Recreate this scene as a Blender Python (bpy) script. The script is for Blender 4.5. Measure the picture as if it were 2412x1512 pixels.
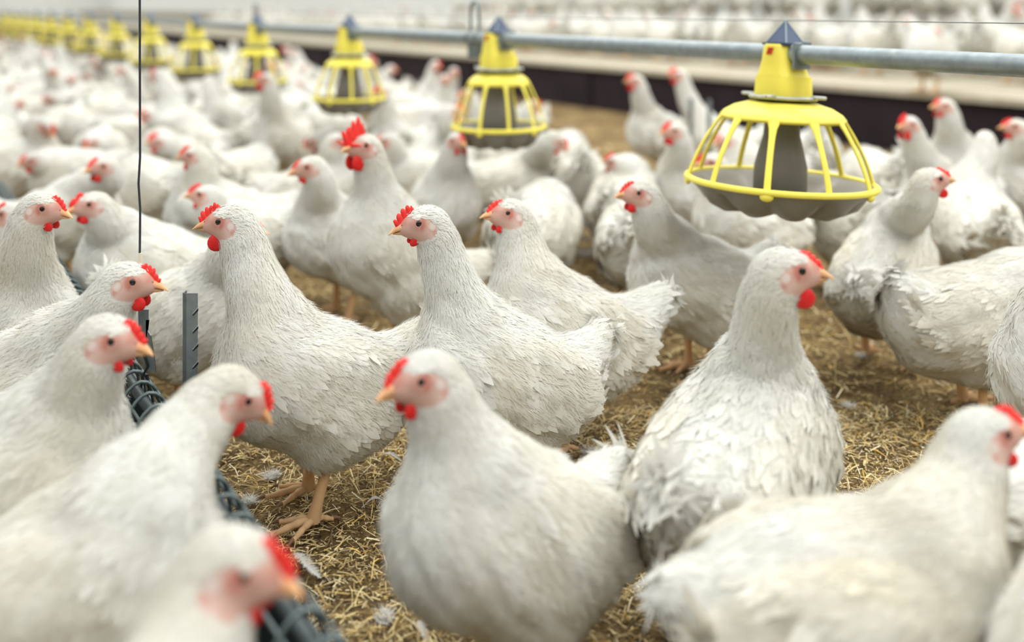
import bpy, math, random
import numpy as np
from mathutils import Vector

# ------------------------------------------------------------------ camera, light, exposure
scene = bpy.context.scene
for o in list(bpy.data.objects):
    bpy.data.objects.remove(o)
CAM_H = 0.70                                    # lens height above the litter (photographer crouching)
cam_data = bpy.data.cameras.new('camera')
cam = bpy.data.objects.new('camera', cam_data)
scene.collection.objects.link(cam)
cam.location = (0, 0, CAM_H)
cam.rotation_euler = (math.radians(90), 0, 0)   # level camera, frame shifted down
cam_data.sensor_width = 36.0
cam_data.lens = 36.0 * 2300 / 2412
cam_data.shift_x = 0.0
cam_data.shift_y = -(756 - 18) / 2412
cam_data.clip_start = 0.05
cam_data.clip_end = 200
cam_data.dof.use_dof = True
cam_data.dof.focus_distance = 1.36
cam_data.dof.aperture_fstop = 1.8
scene.camera = cam
scene.cycles.max_bounces = 6
scene.cycles.diffuse_bounces = 3
scene.cycles.glossy_bounces = 2
scene.cycles.transmission_bounces = 3
scene.cycles.caustics_reflective = False
scene.cycles.caustics_refractive = False

world = bpy.data.worlds.new('house_air')
scene.world = world
world.use_nodes = True
bg = world.node_tree.nodes['Background']
bg.inputs['Color'].default_value = (0.985, 1.0, 0.99, 1)
# bright ceiling overhead, dimmer towards the horizon of the long house
_nt = world.node_tree
_tc = _nt.nodes.new('ShaderNodeTexCoord'); _sp = _nt.nodes.new('ShaderNodeSeparateXYZ'); _mr = _nt.nodes.new('ShaderNodeMapRange')
_mr.interpolation_type = 'SMOOTHSTEP'
_mr.inputs['From Min'].default_value = -0.05; _mr.inputs['From Max'].default_value = 0.75
_mr.inputs['To Min'].default_value = 0.10; _mr.inputs['To Max'].default_value = 1.72
_nt.links.new(_tc.outputs['Generated'], _sp.inputs['Vector']); _nt.links.new(_sp.outputs['Z'], _mr.inputs['Value'])
_nt.links.new(_mr.outputs['Result'], bg.inputs['Strength'])

def lamp_row(name, loc, sx, sy, power, rot=(0, 0, 0)):
    d = bpy.data.lights.new(name, 'AREA')
    d.shape = 'RECTANGLE'
    d.size = sx
    d.size_y = sy
    d.energy = power
    d.color = (1.0, 0.985, 0.95)
    o = bpy.data.objects.new(name, d)
    scene.collection.objects.link(o)
    o.location = loc
    o.rotation_euler = rot
    return o
lamp_row('ceiling_lamp_row', (-1.6, 6.0, 3.0), 1.4, 22.0, 200, (0, 0, math.radians(33)))
lamp_row('ceiling_lamp_row', (2.2, 3.6, 3.0), 1.4, 14.0, 120, (0, 0, math.radians(33)))

scene.view_settings.view_transform = 'Standard'
scene.view_settings.look = 'None'
scene.view_settings.exposure = 0.14
scene.view_settings.gamma = 1.0
scene.view_settings.use_curve_mapping = False

# ------------------------------------------------------------------ helpers
rng = np.random.default_rng(7)
random.seed(7)
SQ = math.sqrt
def lin(r, g, b):
    f = lambda c: c / 12.92 if c <= 0.04045 else ((c + 0.055) / 1.055) ** 2.4
    return (f(r / 255), f(g / 255), f(b / 255))
A = lambda *v: np.array(v, dtype=np.float64)
def unit(v):
    return v / (np.linalg.norm(v) + 1e-12)
def nrows(v):
    return v / (np.linalg.norm(v, axis=1, keepdims=True) + 1e-12)

class Geo:
    """Collects vertices, normals, colours and faces; becomes ONE mesh."""
    def __init__(s):
        s.v, s.n, s.c, s.q, s.t, s.k = [], [], [], [], [], 0
    def add(s, v, n, c, q=None, t=None):
        v = np.asarray(v, float)
        c = np.asarray(c, float)
        if c.ndim == 1:
            c = np.tile(c, (len(v), 1))
        s.v.append(v); s.n.append(np.asarray(n, float)); s.c.append(c)
        if q is not None and len(q):
            s.q.append(np.asarray(q, np.int64) + s.k)
        if t is not None and len(t):
            s.t.append(np.asarray(t, np.int64) + s.k)
        s.k += len(v)
    def merge(s, g):
        for v, n, c in zip(g.v, g.n, g.c):
            s.v.append(v); s.n.append(n); s.c.append(c)
        for q in g.q: s.q.append(q + s.k)
        for t in g.t: s.t.append(t + s.k)
        s.k += g.k
    def mesh(s, name, mat):
        me = bpy.data.meshes.new(name)
        v = np.concatenate(s.v); n = nrows(np.concatenate(s.n)); c = np.concatenate(s.c)
        q = np.concatenate(s.q) if s.q else np.zeros((0, 4), np.int64)
        t = np.concatenate(s.t) if s.t else np.zeros((0, 3), np.int64)
        for k_, fc in enumerate((q, t)):                     # wind every face the way its normals point
            if len(fc):
                fn = np.cross(v[fc[:, 1]] - v[fc[:, 0]], v[fc[:, 2]] - v[fc[:, 0]])
                bad = (fn * n[fc].sum(1)).sum(1) < 0
                fc[bad] = fc[bad][:, ::-1]
        me.vertices.add(len(v))
        me.vertices.foreach_set('co', v.astype(np.float32).ravel())
        loops = np.concatenate([q.ravel(), t.ravel()])
        me.loops.add(len(loops))
        me.loops.foreach_set('vertex_index', loops.astype(np.int32))
        me.polygons.add(len(q) + len(t))
        st = np.concatenate([np.arange(len(q)) * 4, len(q) * 4 + np.arange(len(t)) * 3])
        me.polygons.foreach_set('loop_start', st.astype(np.int32))
        me.polygons.foreach_set('use_smooth', np.ones(len(q) + len(t), bool))
        me.update(calc_edges=True)
        a = me.color_attributes.new('Col', 'FLOAT_COLOR', 'POINT')
        a.data.foreach_set('color', np.concatenate([c, np.ones((len(c), 1))], 1).astype(np.float32).ravel())
        me.normals_split_custom_set_from_vertices(n.astype(np.float32))
        me.materials.append(mat)
        return me

def frames(P):
    """Tangent and two normals along a polyline."""
    P = np.asarray(P, float)
    T = np.gradient(P, axis=0)
    T = nrows(T)
    up = A(0, 0, 1) if abs(T[0][2]) < 0.9 else A(1, 0, 0)
    N = []
    n = unit(np.cross(T[0], up))
    for t in T:
        n = unit(n - t * np.dot(n, t))
        N.append(n)
    N = np.array(N)
    return T, N, np.cross(T, N)

def tube(g, P, R, col, seg=10, cap=True, flat=1.0):
    P = np.asarray(P, float)
    R = np.broadcast_to(np.asarray(R, float), (len(P),))
    T, N, B = frames(P)
    a = np.linspace(0, 2 * math.pi, seg, endpoint=False)
    ring = np.cos(a)[None, :, None] * N[:, None, :] + flat * np.sin(a)[None, :, None] * B[:, None, :]
    v = P[:, None, :] + R[:, None, None] * ring
    m = len(P)
    i = np.arange(m - 1)[:, None] * seg
    j = np.arange(seg)[None, :]
    j2 = (j + 1) % seg
    q = np.stack([i + j, i + j2, i + seg + j2, i + seg + j], -1).reshape(-1, 4)
    v = v.reshape(-1, 3); n = ring.reshape(-1, 3)
    col = np.asarray(col, float)
    if col.ndim == 2:
        col = np.repeat(col, seg, 0)
    g.add(v, n, col, q=q)
    if cap:
        for e, sgn in ((0, -1), (m - 1, 1)):
            c = P[e] + T[e] * sgn * R[e] * 0.25
            vv = np.vstack([v[e * seg:(e + 1) * seg], c[None]])
            nn = np.vstack([n[e * seg:(e + 1) * seg] * 0.6 + T[e] * sgn * 0.4, (T[e] * sgn)[None]])
            t = np.stack([np.arange(seg), (np.arange(seg) + 1) % seg, np.full(seg, seg)], 1)
            if sgn < 0: t = t[:, ::-1]
            cc = col if col.ndim == 1 else col[e * seg]
            g.add(vv, nn, cc, t=t)

def ellipsoid(g, c, R, s, col, nu=14, nv=9):
    """R: rows are the axes."""
    u = np.linspace(0, 2 * math.pi, nu, endpoint=False)
    w = np.linspace(0, math.pi, nv)
    x = np.stack([np.sin(w)[:, None] * np.cos(u), np.sin(w)[:, None] * np.sin(u), np.cos(w)[:, None] * np.ones(nu)], -1).reshape(-1, 3)
    i = np.arange(nv - 1)[:, None] * nu
    j = np.arange(nu)[None, :]
    q = np.stack([i + j, i + nu + j, i + nu + (j + 1) % nu, i + (j + 1) % nu], -1).reshape(-1, 4)
    g.add(c + (x * s) @ R, nrows((x / s) @ R), col, q=q)

def box(g, lo, hi, col, R=None, o=None):
    lo = np.asarray(lo, float); hi = np.asarray(hi, float)
    for ax in range(3):
        for sg in (0, 1):
            n = np.zeros(3); n[ax] = 1 if sg else -1
            b, c = (ax + 1) % 3, (ax + 2) % 3
            pts = []
            for (p, q_) in ((0, 0), (1, 0), (1, 1), (0, 1)):
                v = np.zeros(3); v[ax] = hi[ax] if sg else lo[ax]
                v[b] = (lo[b], hi[b])[p]; v[c] = (lo[c], hi[c])[q_]
                pts.append(v)
            if not sg: pts = pts[::-1]
            pts = np.array(pts)
            if R is not None:
                pts = pts @ R; n = n @ R
            if o is not None: pts = pts + o
            g.add(pts, np.tile(n, (4, 1)), col, q=[[0, 1, 2, 3]])

def lathe(g, prof, col, seg=40, c=(0, 0, 0), wob=None, a0=0, a1=2 * math.pi):
    """prof: (r, z) rows; wob(angle, row) scales radius."""
    prof = np.asarray(prof, float)
    full = abs(a1 - a0 - 2 * math.pi) < 1e-6
    a = np.linspace(a0, a1, seg, endpoint=not full)
    r = np.repeat(prof[:, 0][:, None], seg, 1)
    z = np.repeat(prof[:, 1][:, None], seg, 1)
    if wob is not None:
        dr, dz = wob(a[None, :], prof)
        r = r + dr; z = z + dz
    v = np.stack([r * np.cos(a), r * np.sin(a), z], -1)
    du = np.roll(v, -1, 1) - np.roll(v, 1, 1)
    if not full:
        du = np.gradient(v, axis=1)
    dv = np.gradient(v, axis=0)
    n = np.cross(du, dv)
    m = len(prof)
    i = np.arange(m - 1)[:, None] * seg
    j = np.arange(seg if full else seg - 1)[None, :]
    q = np.stack([i + j, i + (j + 1) % seg, i + seg + (j + 1) % seg, i + seg + j], -1).reshape(-1, 4)
    g.add(v.reshape(-1, 3) + A(*c), n.reshape(-1, 3), col, q=q)

def link(name, mesh, parent=None, **props):
    o = bpy.data.objects.new(name, mesh)
    scene.collection.objects.link(o)
    if parent is not None:
        o.parent = parent
    for k, v in props.items():
        o[k] = v
    return o
def root(name, loc, rz, label, cat, group=None, scale=1.0):
    o = bpy.data.objects.new(name, None)
    scene.collection.objects.link(o)
    o.empty_display_size = 0.05
    o.location = loc
    o.rotation_euler = (0, 0, rz)
    o.scale = (scale,) * 3
    o['label'] = label
    o['category'] = cat
    if group: o['group'] = group
    return o
def copy_tree(o, parent=None):
    c = o.copy()
    scene.collection.objects.link(c)
    if parent is not None:
        c.parent = parent
    for ch in list(o.children):
        copy_tree(ch, c)
    return c

# ------------------------------------------------------------------ materials
def mat(name, rough=0.6, spec=0.3, metal=0.0, noise=None, bump=None, trans=0.0, coat=0.0):
    """Colour comes from the painted 'Col' attribute, varied by procedural noise."""
    m = bpy.data.materials.new(name)
    m.use_nodes = True
    nt = m.node_tree
    b = nt.nodes['Principled BSDF']
    b.inputs['Roughness'].default_value = rough
    b.inputs['Specular IOR Level'].default_value = spec
    b.inputs['Metallic'].default_value = metal
    b.inputs['Coat Weight'].default_value = coat
    at = nt.nodes.new('ShaderNodeAttribute'); at.attribute_name = 'Col'
    out = at.outputs['Color']
    tc = nt.nodes.new('ShaderNodeTexCoord')
    if noise:
        sc, lo, hi = noise
        nz = nt.nodes.new('ShaderNodeTexNoise')
        nz.inputs['Scale'].default_value = sc
        nz.inputs['Detail'].default_value = 4
        nt.links.new(tc.outputs['Object'], nz.inputs['Vector'])
        rp = nt.nodes.new('ShaderNodeValToRGB')
        rp.color_ramp.elements[0].position = 0.3; rp.color_ramp.elements[1].position = 0.7
        rp.color_ramp.elements[0].color = (*lo, 1); rp.color_ramp.elements[1].color = (*hi, 1)
        nt.links.new(nz.outputs['Fac'], rp.inputs['Fac'])
        mx = nt.nodes.new('ShaderNodeMix'); mx.data_type = 'RGBA'; mx.blend_type = 'MULTIPLY'
        mx.inputs['Factor'].default_value = 1
        nt.links.new(out, mx.inputs['A']); nt.links.new(rp.outputs['Color'], mx.inputs['B'])
        out = mx.outputs['Result']
    nt.links.new(out, b.inputs['Base Color'])
    if bump:
        sc, st, di = bump
        nz = nt.nodes.new('ShaderNodeTexNoise')
        nz.inputs['Scale'].default_value = sc; nz.inputs['Detail'].default_value = 3
        nt.links.new(tc.outputs['Object'], nz.inputs['Vector'])
        bp = nt.nodes.new('ShaderNodeBump')
        bp.inputs['Strength'].default_value = st; bp.inputs['Distance'].default_value = di
        nt.links.new(nz.outputs['Fac'], bp.inputs['Height'])
        nt.links.new(bp.outputs['Normal'], b.inputs['Normal'])
    if trans:
        tr = nt.nodes.new('ShaderNodeBsdfTranslucent')
        nt.links.new(out, tr.inputs['Color'])
        ms = nt.nodes.new('ShaderNodeMixShader'); ms.inputs['Fac'].default_value = trans
        nt.links.new(b.outputs['BSDF'], ms.inputs[1]); nt.links.new(tr.outputs['BSDF'], ms.inputs[2])
        nt.links.new(ms.outputs['Shader'], nt.nodes['Material Output'].inputs['Surface'])
    return m
M_PLUME = mat('white_plumage', 0.85, 0.12, noise=(38, (0.93, 0.92, 0.88), (1, 1, 1)), trans=0.3)
M_COMB = mat('red_comb_skin', 0.5, 0.35, noise=(160, (0.8, 0.7, 0.7), (1, 1, 1)), bump=(420, 0.35, 0.001))
M_BEAK = mat('horn_beak', 0.4, 0.4, noise=(90, (0.85, 0.8, 0.75), (1, 1, 1)))
M_EYE = mat('eye_gloss', 0.08, 0.6)
M_GALV = mat('galvanised_steel', 0.42, 0.5, 0.55, noise=(60, (0.72, 0.74, 0.75), (1, 1, 1)), bump=(200, 0.1, 0.001))
M_PLASTIC = mat('moulded_plastic', 0.42, 0.45, noise=(25, (0.9, 0.9, 0.88), (1, 1, 1)))
M_STRAW = mat('chopped_straw', 0.75, 0.2)
M_CABLE = mat('dark_cable', 0.7, 0.3)

FEATHER = A(*lin(238, 238, 233))
CREAM = A(*lin(232, 222, 196))
STAIN_SHADE = A(*lin(168, 150, 104))  # belly grime colour, also used to paint shade under the birds
FACE = A(*lin(230, 190, 176))
FACE_RED = A(*lin(208, 118, 102))
LOBE = A(*lin(242, 232, 226))
COMB = A(*lin(238, 52, 44))
BEAKC = A(*lin(222, 170, 118))
LEG = A(*lin(240, 202, 156))

# ------------------------------------------------------------------ hen builder
def smin(a, b, k):
    h = np.maximum(k - np.abs(a - b), 0) / k
    return np.minimum(a, b) - h * h * (k * 0.25)

class Field:
    """Signed distance of a smoothly blended body."""
    def __init__(s): s.p = []; s.puff = None
    def ell(s, c, R, semi, k=0.02): s.p.append(('e', A(*c), np.asarray(R, float), A(*semi), k))
    def cap(s, a, b, ra, rb, k=0.02): s.p.append(('c', A(*a), A(*b), ra, rb, k))
    def one(s, pr, P):
        if pr[0] == 'e':
            q = (P - pr[1].astype(P.dtype)) @ pr[2].T.astype(P.dtype)
            sm = pr[3].astype(P.dtype)
            k0 = np.sqrt(((q / sm) ** 2).sum(1)); k1 = np.sqrt(((q / (sm * sm)) ** 2).sum(1))
            return np.where(k1 > 1e-6, k0 * (k0 - 1) / np.maximum(k1, 1e-6), -sm.min())
        a, b = pr[1].astype(P.dtype), pr[2].astype(P.dtype)
        ab = b - a
        t = np.clip(((P - a) @ ab) / max(float(ab @ ab), 1e-12), 0, 1)
        return np.sqrt(((P - a - t[:, None] * ab) ** 2).sum(1)) - (pr[3] + t * (pr[4] - pr[3]))
    def __call__(s, P):
        d = s.raw(P)
        if s.puff is not None:
            ph, H, amp = s.puff
            P = P.astype(np.float32)
            n = np.zeros(len(P), np.float32)
            for k in range(0, len(ph), 2):
                n += np.sin(P @ ph[k][:3] + ph[k][3]) * np.sin(P @ ph[k + 1][:3] + ph[k + 1][3])
            w = np.clip((np.sqrt(((P - H.astype(np.float32)) ** 2).sum(1)) - 0.045) / 0.10, 0, 1)
            d = d + amp * n * w
        return d
    def raw(s, P):
        d = None
        for pr in s.p:
            e = s.one(pr, P)
            d = e if d is None else smin(d, e, pr[-1])
        return d
    def grad(s, P, h=0.0012):
        g = np.empty_like(P)
        for i in range(3):
            e = np.zeros(3, P.dtype); e[i] = h
            g[:, i] = s(P + e) - s(P - e)
        return nrows(g)
    def bounds(s):
        lo, hi = A(9, 9, 9), A(-9, -9, -9)
        for pr in s.p:
            if pr[0] == 'e':
                r = np.sqrt(((pr[2] * pr[3][:, None]) ** 2).sum(0))
                lo = np.minimum(lo, pr[1] - r); hi = np.maximum(hi, pr[1] + r)
            else:
                for c, r in ((pr[1], pr[3]), (pr[2], pr[4])):
                    lo = np.minimum(lo, c - r); hi = np.maximum(hi, c + r)
        return lo, hi

def surface_nets(F, lo, h):
    s = F < 0
    nx, ny, nz = F.shape
    off = [(i, j, k) for i in (0, 1) for j in (0, 1) for k in (0, 1)]
    sl = lambda o: (slice(o[0], nx - 1 + o[0]), slice(o[1], ny - 1 + o[1]), slice(o[2], nz - 1 + o[2]))
    cnt = np.zeros((nx - 1, ny - 1, nz - 1), np.int8)
    for o in off: cnt += s[sl(o)]
    act = (cnt > 0) & (cnt < 8)
    ijk = np.argwhere(act)
    idx = np.full(act.shape, -1, np.int64); idx[act] = np.arange(len(ijk))
    val = {o: F[ijk[:, 0] + o[0], ijk[:, 1] + o[1], ijk[:, 2] + o[2]] for o in off}
    pos = np.zeros((len(ijk), 3)); n = np.zeros(len(ijk))
    for a in off:
        for ax in range(3):
            if a[ax]: continue
            b = list(a); b[ax] = 1; b = tuple(b)
            va, vb = val[a], val[b]
            cr = (va < 0) != (vb < 0)
            t = np.where(cr, va / np.where(cr, va - vb, 1), 0)
            p = np.tile(np.array(a, float), (len(ijk), 1)); p[:, ax] += t
            pos[cr] += p[cr]; n[cr] += 1
    V = lo + h * (ijk + pos / n[:, None])
    Q = []
    for ax in range(3):
        b, c = (ax + 1) % 3, (ax + 2) % 3
        sa = np.take(s, range(0, s.shape[ax] - 1), ax); sb = np.take(s, range(1, s.shape[ax]), ax)
        e = np.argwhere(sa != sb)
        e = e[(e[:, b] > 0) & (e[:, c] > 0) & (e[:, b] < F.shape[b] - 1) & (e[:, c] < F.shape[c] - 1)]
        inside = sa[e[:, 0], e[:, 1], e[:, 2]]
        def cell(db, dc):
            m = e.copy(); m[:, b] += db; m[:, c] += dc
            return idx[m[:, 0], m[:, 1], m[:, 2]]
        q = np.stack([cell(-1, -1), cell(0, -1), cell(0, 0), cell(-1, 0)], 1)
        q[~inside] = q[~inside][:, ::-1]
        Q.append(q)
    return V, np.concatenate(Q)

def bez(p, n):
    t = np.linspace(0, 1, n)[:, None]
    return ((1 - t) ** 3) * p[0] + 3 * ((1 - t) ** 2) * t * p[1] + 3 * (1 - t) * t * t * p[2] + (t ** 3) * p[3]
def sstep(a, b, x):
    t = np.clip((x - a) / (b - a), 0, 1)
    return t * t * (3 - 2 * t)
def rot_head(yaw, pitch, roll=0.0):
    """Rows: forward, left, up."""
    cy, sy, cp, sp = math.cos(yaw), math.sin(yaw), math.cos(pitch), math.sin(pitch)
    f = A(cy * cp, sy * cp, -sp); l = A(-sy, cy, 0); u = np.cross(f, l)
    if roll:
        l, u = l * math.cos(roll) + u * math.sin(roll), u * math.cos(roll) - l * math.sin(roll)
    return np.stack([f, l, u])

CARD_S = np.array([0, .35, .72, .93, 1.0])
def cards(g, F, P, N, D, L, W, lift, col, ncol_blend=0.93, tipw=0.3, hug=True, curl=0.0):
    """Overlapping feathers: 3 columns x 4 rows and a point, hugging the body field."""
    m = len(P)
    if not m: return
    S = np.cross(D, N)
    wprof = np.array([0.55, 1.0, 0.95, tipw])
    rows = []
    for r, s_ in enumerate(CARD_S[:4]):
        for c in (-1, 0, 1):
            off = (c * W * wprof[r])[:, None] * S
            base = P + (L * s_)[:, None] * D + off
            h = 0.0006 + lift * (s_ ** 1.3) * L + curl * s_ * s_ * L - abs(c) * 0.05 * W
            rows.append((base, h))
    rows.append((P + L[:, None] * D, 0.0006 + lift * L + curl * L - 0.0002))
    V = np.stack([b for b, _ in rows], 1)                    # m x 13 x 3
    H = np.stack([h for _, h in rows], 1)
    if hug:
        d = F(V.reshape(-1, 3).astype(np.float32)).reshape(m, -1)
        V = V - N[:, None, :] * np.clip(d - H, -0.03, 0.03)[..., None]
    else:
        V = V + N[:, None, :] * H[..., None]
    T = V[:, 10] - V[:, 1]
    cn = nrows(np.cross(nrows(V[:, 5] - V[:, 3]), nrows(T)))
    cn = np.where((cn * N).sum(1, keepdims=True) < 0, -cn, cn)
    nn = nrows(ncol_blend * N + (1 - ncol_blend) * cn)
    side = np.array([-1, 0, 1] * 4 + [0])[None, :, None]
    nrm = nn[:, None, :] + 0.07 * side * S[:, None, :]
    q = []
    for r in range(3):
        for c in range(2):
            a = r * 3 + c
            q.append([a, a + 1, a + 4, a + 3])
    t = [[9, 10, 12], [10, 11, 12]]
    o = (np.arange(m) * 13)[:, None, None]
    colv = np.repeat(col[:, None, :], 13, 1)
    g.add(V.reshape(-1, 3), nrm.reshape(-1, 3), colv.reshape(-1, 3),
          q=(o + np.array(q)[None]).reshape(-1, 4), t=(o + np.array(t)[None]).reshape(-1, 3))

def wisps(g, P, N, D, L, W, lift, col):
    """Loose barbs: single slim triangles standing off the plumage."""
    m = len(P)
    S = np.cross(D, N)
    a = P + S * W[:, None]; b = P - S * W[:, None]
    c = P + D * L[:, None] + N * (lift * L)[:, None]
    V = np.stack([a, b, c], 1).reshape(-1, 3)
    g.add(V, np.repeat(N, 3, 0), np.repeat(col, 3, 0), t=np.arange(3 * m).reshape(-1, 3))

def leg_geo(g, hip, foot, yaw, k=1.0, col=LEG, spread=1.0):
    """Shank, three front toes, hind toe, claws."""
    hip = np.asarray(hip, float); foot = np.asarray(foot, float)
    top = foot + A(0, 0, 0.014 * k)
    P = [hip, hip * 0.75 + top * 0.25, hip * 0.5 + top * 0.5, hip * 0.2 + top * 0.8, top, foot + A(0, 0, 0.006)]
    R = A(0.0098, 0.0085, 0.0072, 0.0076, 0.0098, 0.0085) * k
    tube(g, P, R, col, 10)
    claw = A(*lin(150, 120, 96))
    for ang, ln, r0 in ((-36, 0.047, 0.0056), (-2, 0.060, 0.0062), (34, 0.048, 0.0056), (172, 0.026, 0.005)):
        a = yaw + math.radians(ang * spread if abs(ang) < 90 else ang)
        d = A(math.cos(a), math.sin(a), 0)
        s = np.linspace(0, 1, 9)
        z = 0.0075 * k + 0.006 * k * np.sin(s * math.pi) * (1 - s) - 0.003 * k * s
        kn = 1 + 0.16 * np.cos(s * 3 * 2 * math.pi)
        Pt = foot + d[None] * (s * ln * k)[:, None] + np.stack([0 * s, 0 * s, z], 1)
        rr = r0 * k * (1 - 0.42 * s) * kn
        tube(g, Pt, rr, col * (0.96 + 0.08 * np.cos(s * 6 * math.pi))[:, None], 8)
        e = Pt[-1]
        cs = np.linspace(0, 1, 4)
        tube(g, e + d[None] * (cs * 0.013 * k)[:, None] + np.stack([0 * cs, 0 * cs, 0.0015 - 0.005 * k * cs ** 2], 1),
             A(0.003, 0.0027, 0.0018, 0.0006) * k, claw, 6)

def comb_geo(g, H, R, ln, ht, pts, thick, lean=0.0, seed=0):
    """Serrated single comb along the crown; H head centre, R head frame rows."""
    r = np.random.default_rng(seed)
    nu, nv = 15 * max(pts, 3) // 2 + 9, 6
    u = np.linspace(0, 1, nu)
    env = np.sin(np.clip(u * 1.0 + 0.10, 0, 1) ** 0.8 * math.pi) ** 0.55 * 0.55 + 0.45 * u ** 0.5
    env = env * np.clip((1.02 - u) * 7, 0, 1) ** 0.5 * np.clip(u * 9 + .2, 0, 1)
    ph = u * pts
    amp = 1 + 0.22 * r.standard_normal(pts + 2)
    pk = np.abs(np.sin(ph * math.pi)) ** 0.55
    top = ht * env * (0.68 + 0.32 * pk * np.clip(amp[np.clip(ph.astype(int), 0, pts)], .6, 1.3))
    k = ln / 0.038
    xb = 0.039 - 0.031 * k * u + 0.004 * u * u
    zb = -0.0045 + 0.0250 * np.sin(np.clip(u * 0.72, 0, 1) * math.pi / 2) * min(k, 1.15)
    ox = 0.62 - 0.62 * u; oz = 0.78 + 0.22 * u                # the blade fans from forward to upright
    vv = np.linspace(0, 1, nv)
    ring = []
    for sgn in (1, -1):
        seq = vv if sgn > 0 else vv[::-1][1:]
        for w in seq:
            y = sgn * thick * (1 - 0.72 * w ** 1.6) * np.clip(np.minimum(u * 8, (1 - u) * 8) + .25, 0, 1) ** .5
            if w == 1: y = 0 * y
            yy = y + lean * (top * w) + 0.0012 * np.sin(u * 9 + seed) * w
            ring.append(np.stack([xb + ox * top * w, yy, zb + oz * top * w], -1))
    V = np.stack(ring, 0)                                     # m x nu x 3
    m = len(V)
    du = np.gradient(V, axis=1); dv = np.gradient(V, axis=0)
    n = np.cross(du, dv)
    n[:, :, 1] += np.sign(np.linspace(1, -1, m))[:, None] * 1e-9
    flip = np.where((n[:, :, 1] * np.linspace(1, -1, m)[:, None]) < 0, -1, 1)
    n = n * flip[..., None]
    i = np.arange(m - 1)[:, None] * nu; j = np.arange(nu - 1)[None]
    q = np.stack([i + j, i + j + 1, i + nu + j + 1, i + nu + j], -1).reshape(-1, 4)
    shade = 0.88 + 0.24 * r.random((m, nu, 1))
    col = (COMB * shade).reshape(-1, 3)
    g.add(H + V.reshape(-1, 3) @ R, n.reshape(-1, 3) @ R, col, q=q)

def beak_geo(g, H, R):
    for part in (0, 1):
        s = np.linspace(0, 1, 10)
        if part == 0:
            x = 0.017 + 0.0345 * s; z = -0.0005 - 0.0088 * s ** 2.6
            hw = 0.0112 * (1 - s ** 1.4) ** 0.8 + 0.0007; hh = 0.0106 * (1 - s ** 1.25) + 0.0010
        else:
            x = 0.016 + 0.0295 * s; z = -0.0066 - 0.0022 * s
            hw = 0.0100 * (1 - s ** 1.6) ** 0.8 + 0.0006; hh = 0.0060 * (1 - s ** 1.5) + 0.0010
        a = np.linspace(0, 2 * math.pi, 14, endpoint=False)
        cy, cz = np.cos(a), np.sin(a)
        cz = np.where(cz < 0, cz * (0.55 if part == 0 else 1), cz * (1 if part == 0 else .5))
        V = np.stack([np.repeat(x[:, None], 14, 1), hw[:, None] * cy, z[:, None] + hh[:, None] * cz], -1)
        n = np.stack([0.35 + 0 * V[..., 0], np.repeat(cy[None] * 1.0, 10, 0), np.repeat(cz[None], 10, 0)], -1)
        i = np.arange(9)[:, None] * 14; j = np.arange(14)[None]
        q = np.stack([i + j, i + 14 + j, i + 14 + (j + 1) % 14, i + (j + 1) % 14], -1).reshape(-1, 4)
        mix = np.clip(1.5 - s * 2.0, 0, 1)[:, None]
        c = BEAKC * (0.92 if part else 1.0) * (1 - 0.75 * mix) + A(*lin(232, 158, 140)) * (0.75 * mix)
        c = np.repeat(c[:, None, :], 14, 1)
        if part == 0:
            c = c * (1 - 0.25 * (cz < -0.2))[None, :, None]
        g.add(H + V.reshape(-1, 3) @ R, n.reshape(-1, 3) @ R, c.reshape(-1, 3), q=q)
    for sd in (1, -1):                                        # nostrils
        ellipsoid(g, H + A(0.0305, sd * 0.0072, 0.0026) @ R, R, A(0.0036, 0.0012, 0.0015), A(*lin(110, 60, 46)), 8, 5)

DEF = dict(bp=22, bz=0.178, tail=34, hpitch=12, hroll=0, comb=1.0, wattle=1.0, pts=6, rooster=False, fluff=0.0, dirt=0.22,  # default dirt: part real grime, part belly shade put into the colour
           wdrop=8, seed=0, step=0.012, legs=True, width=1.0, tl=1.0, sit=0.0, lean=0.0, nk=1.0, tailw=1.0, cream=0.5, footyaw=0, bar=False, bare=False)

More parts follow.
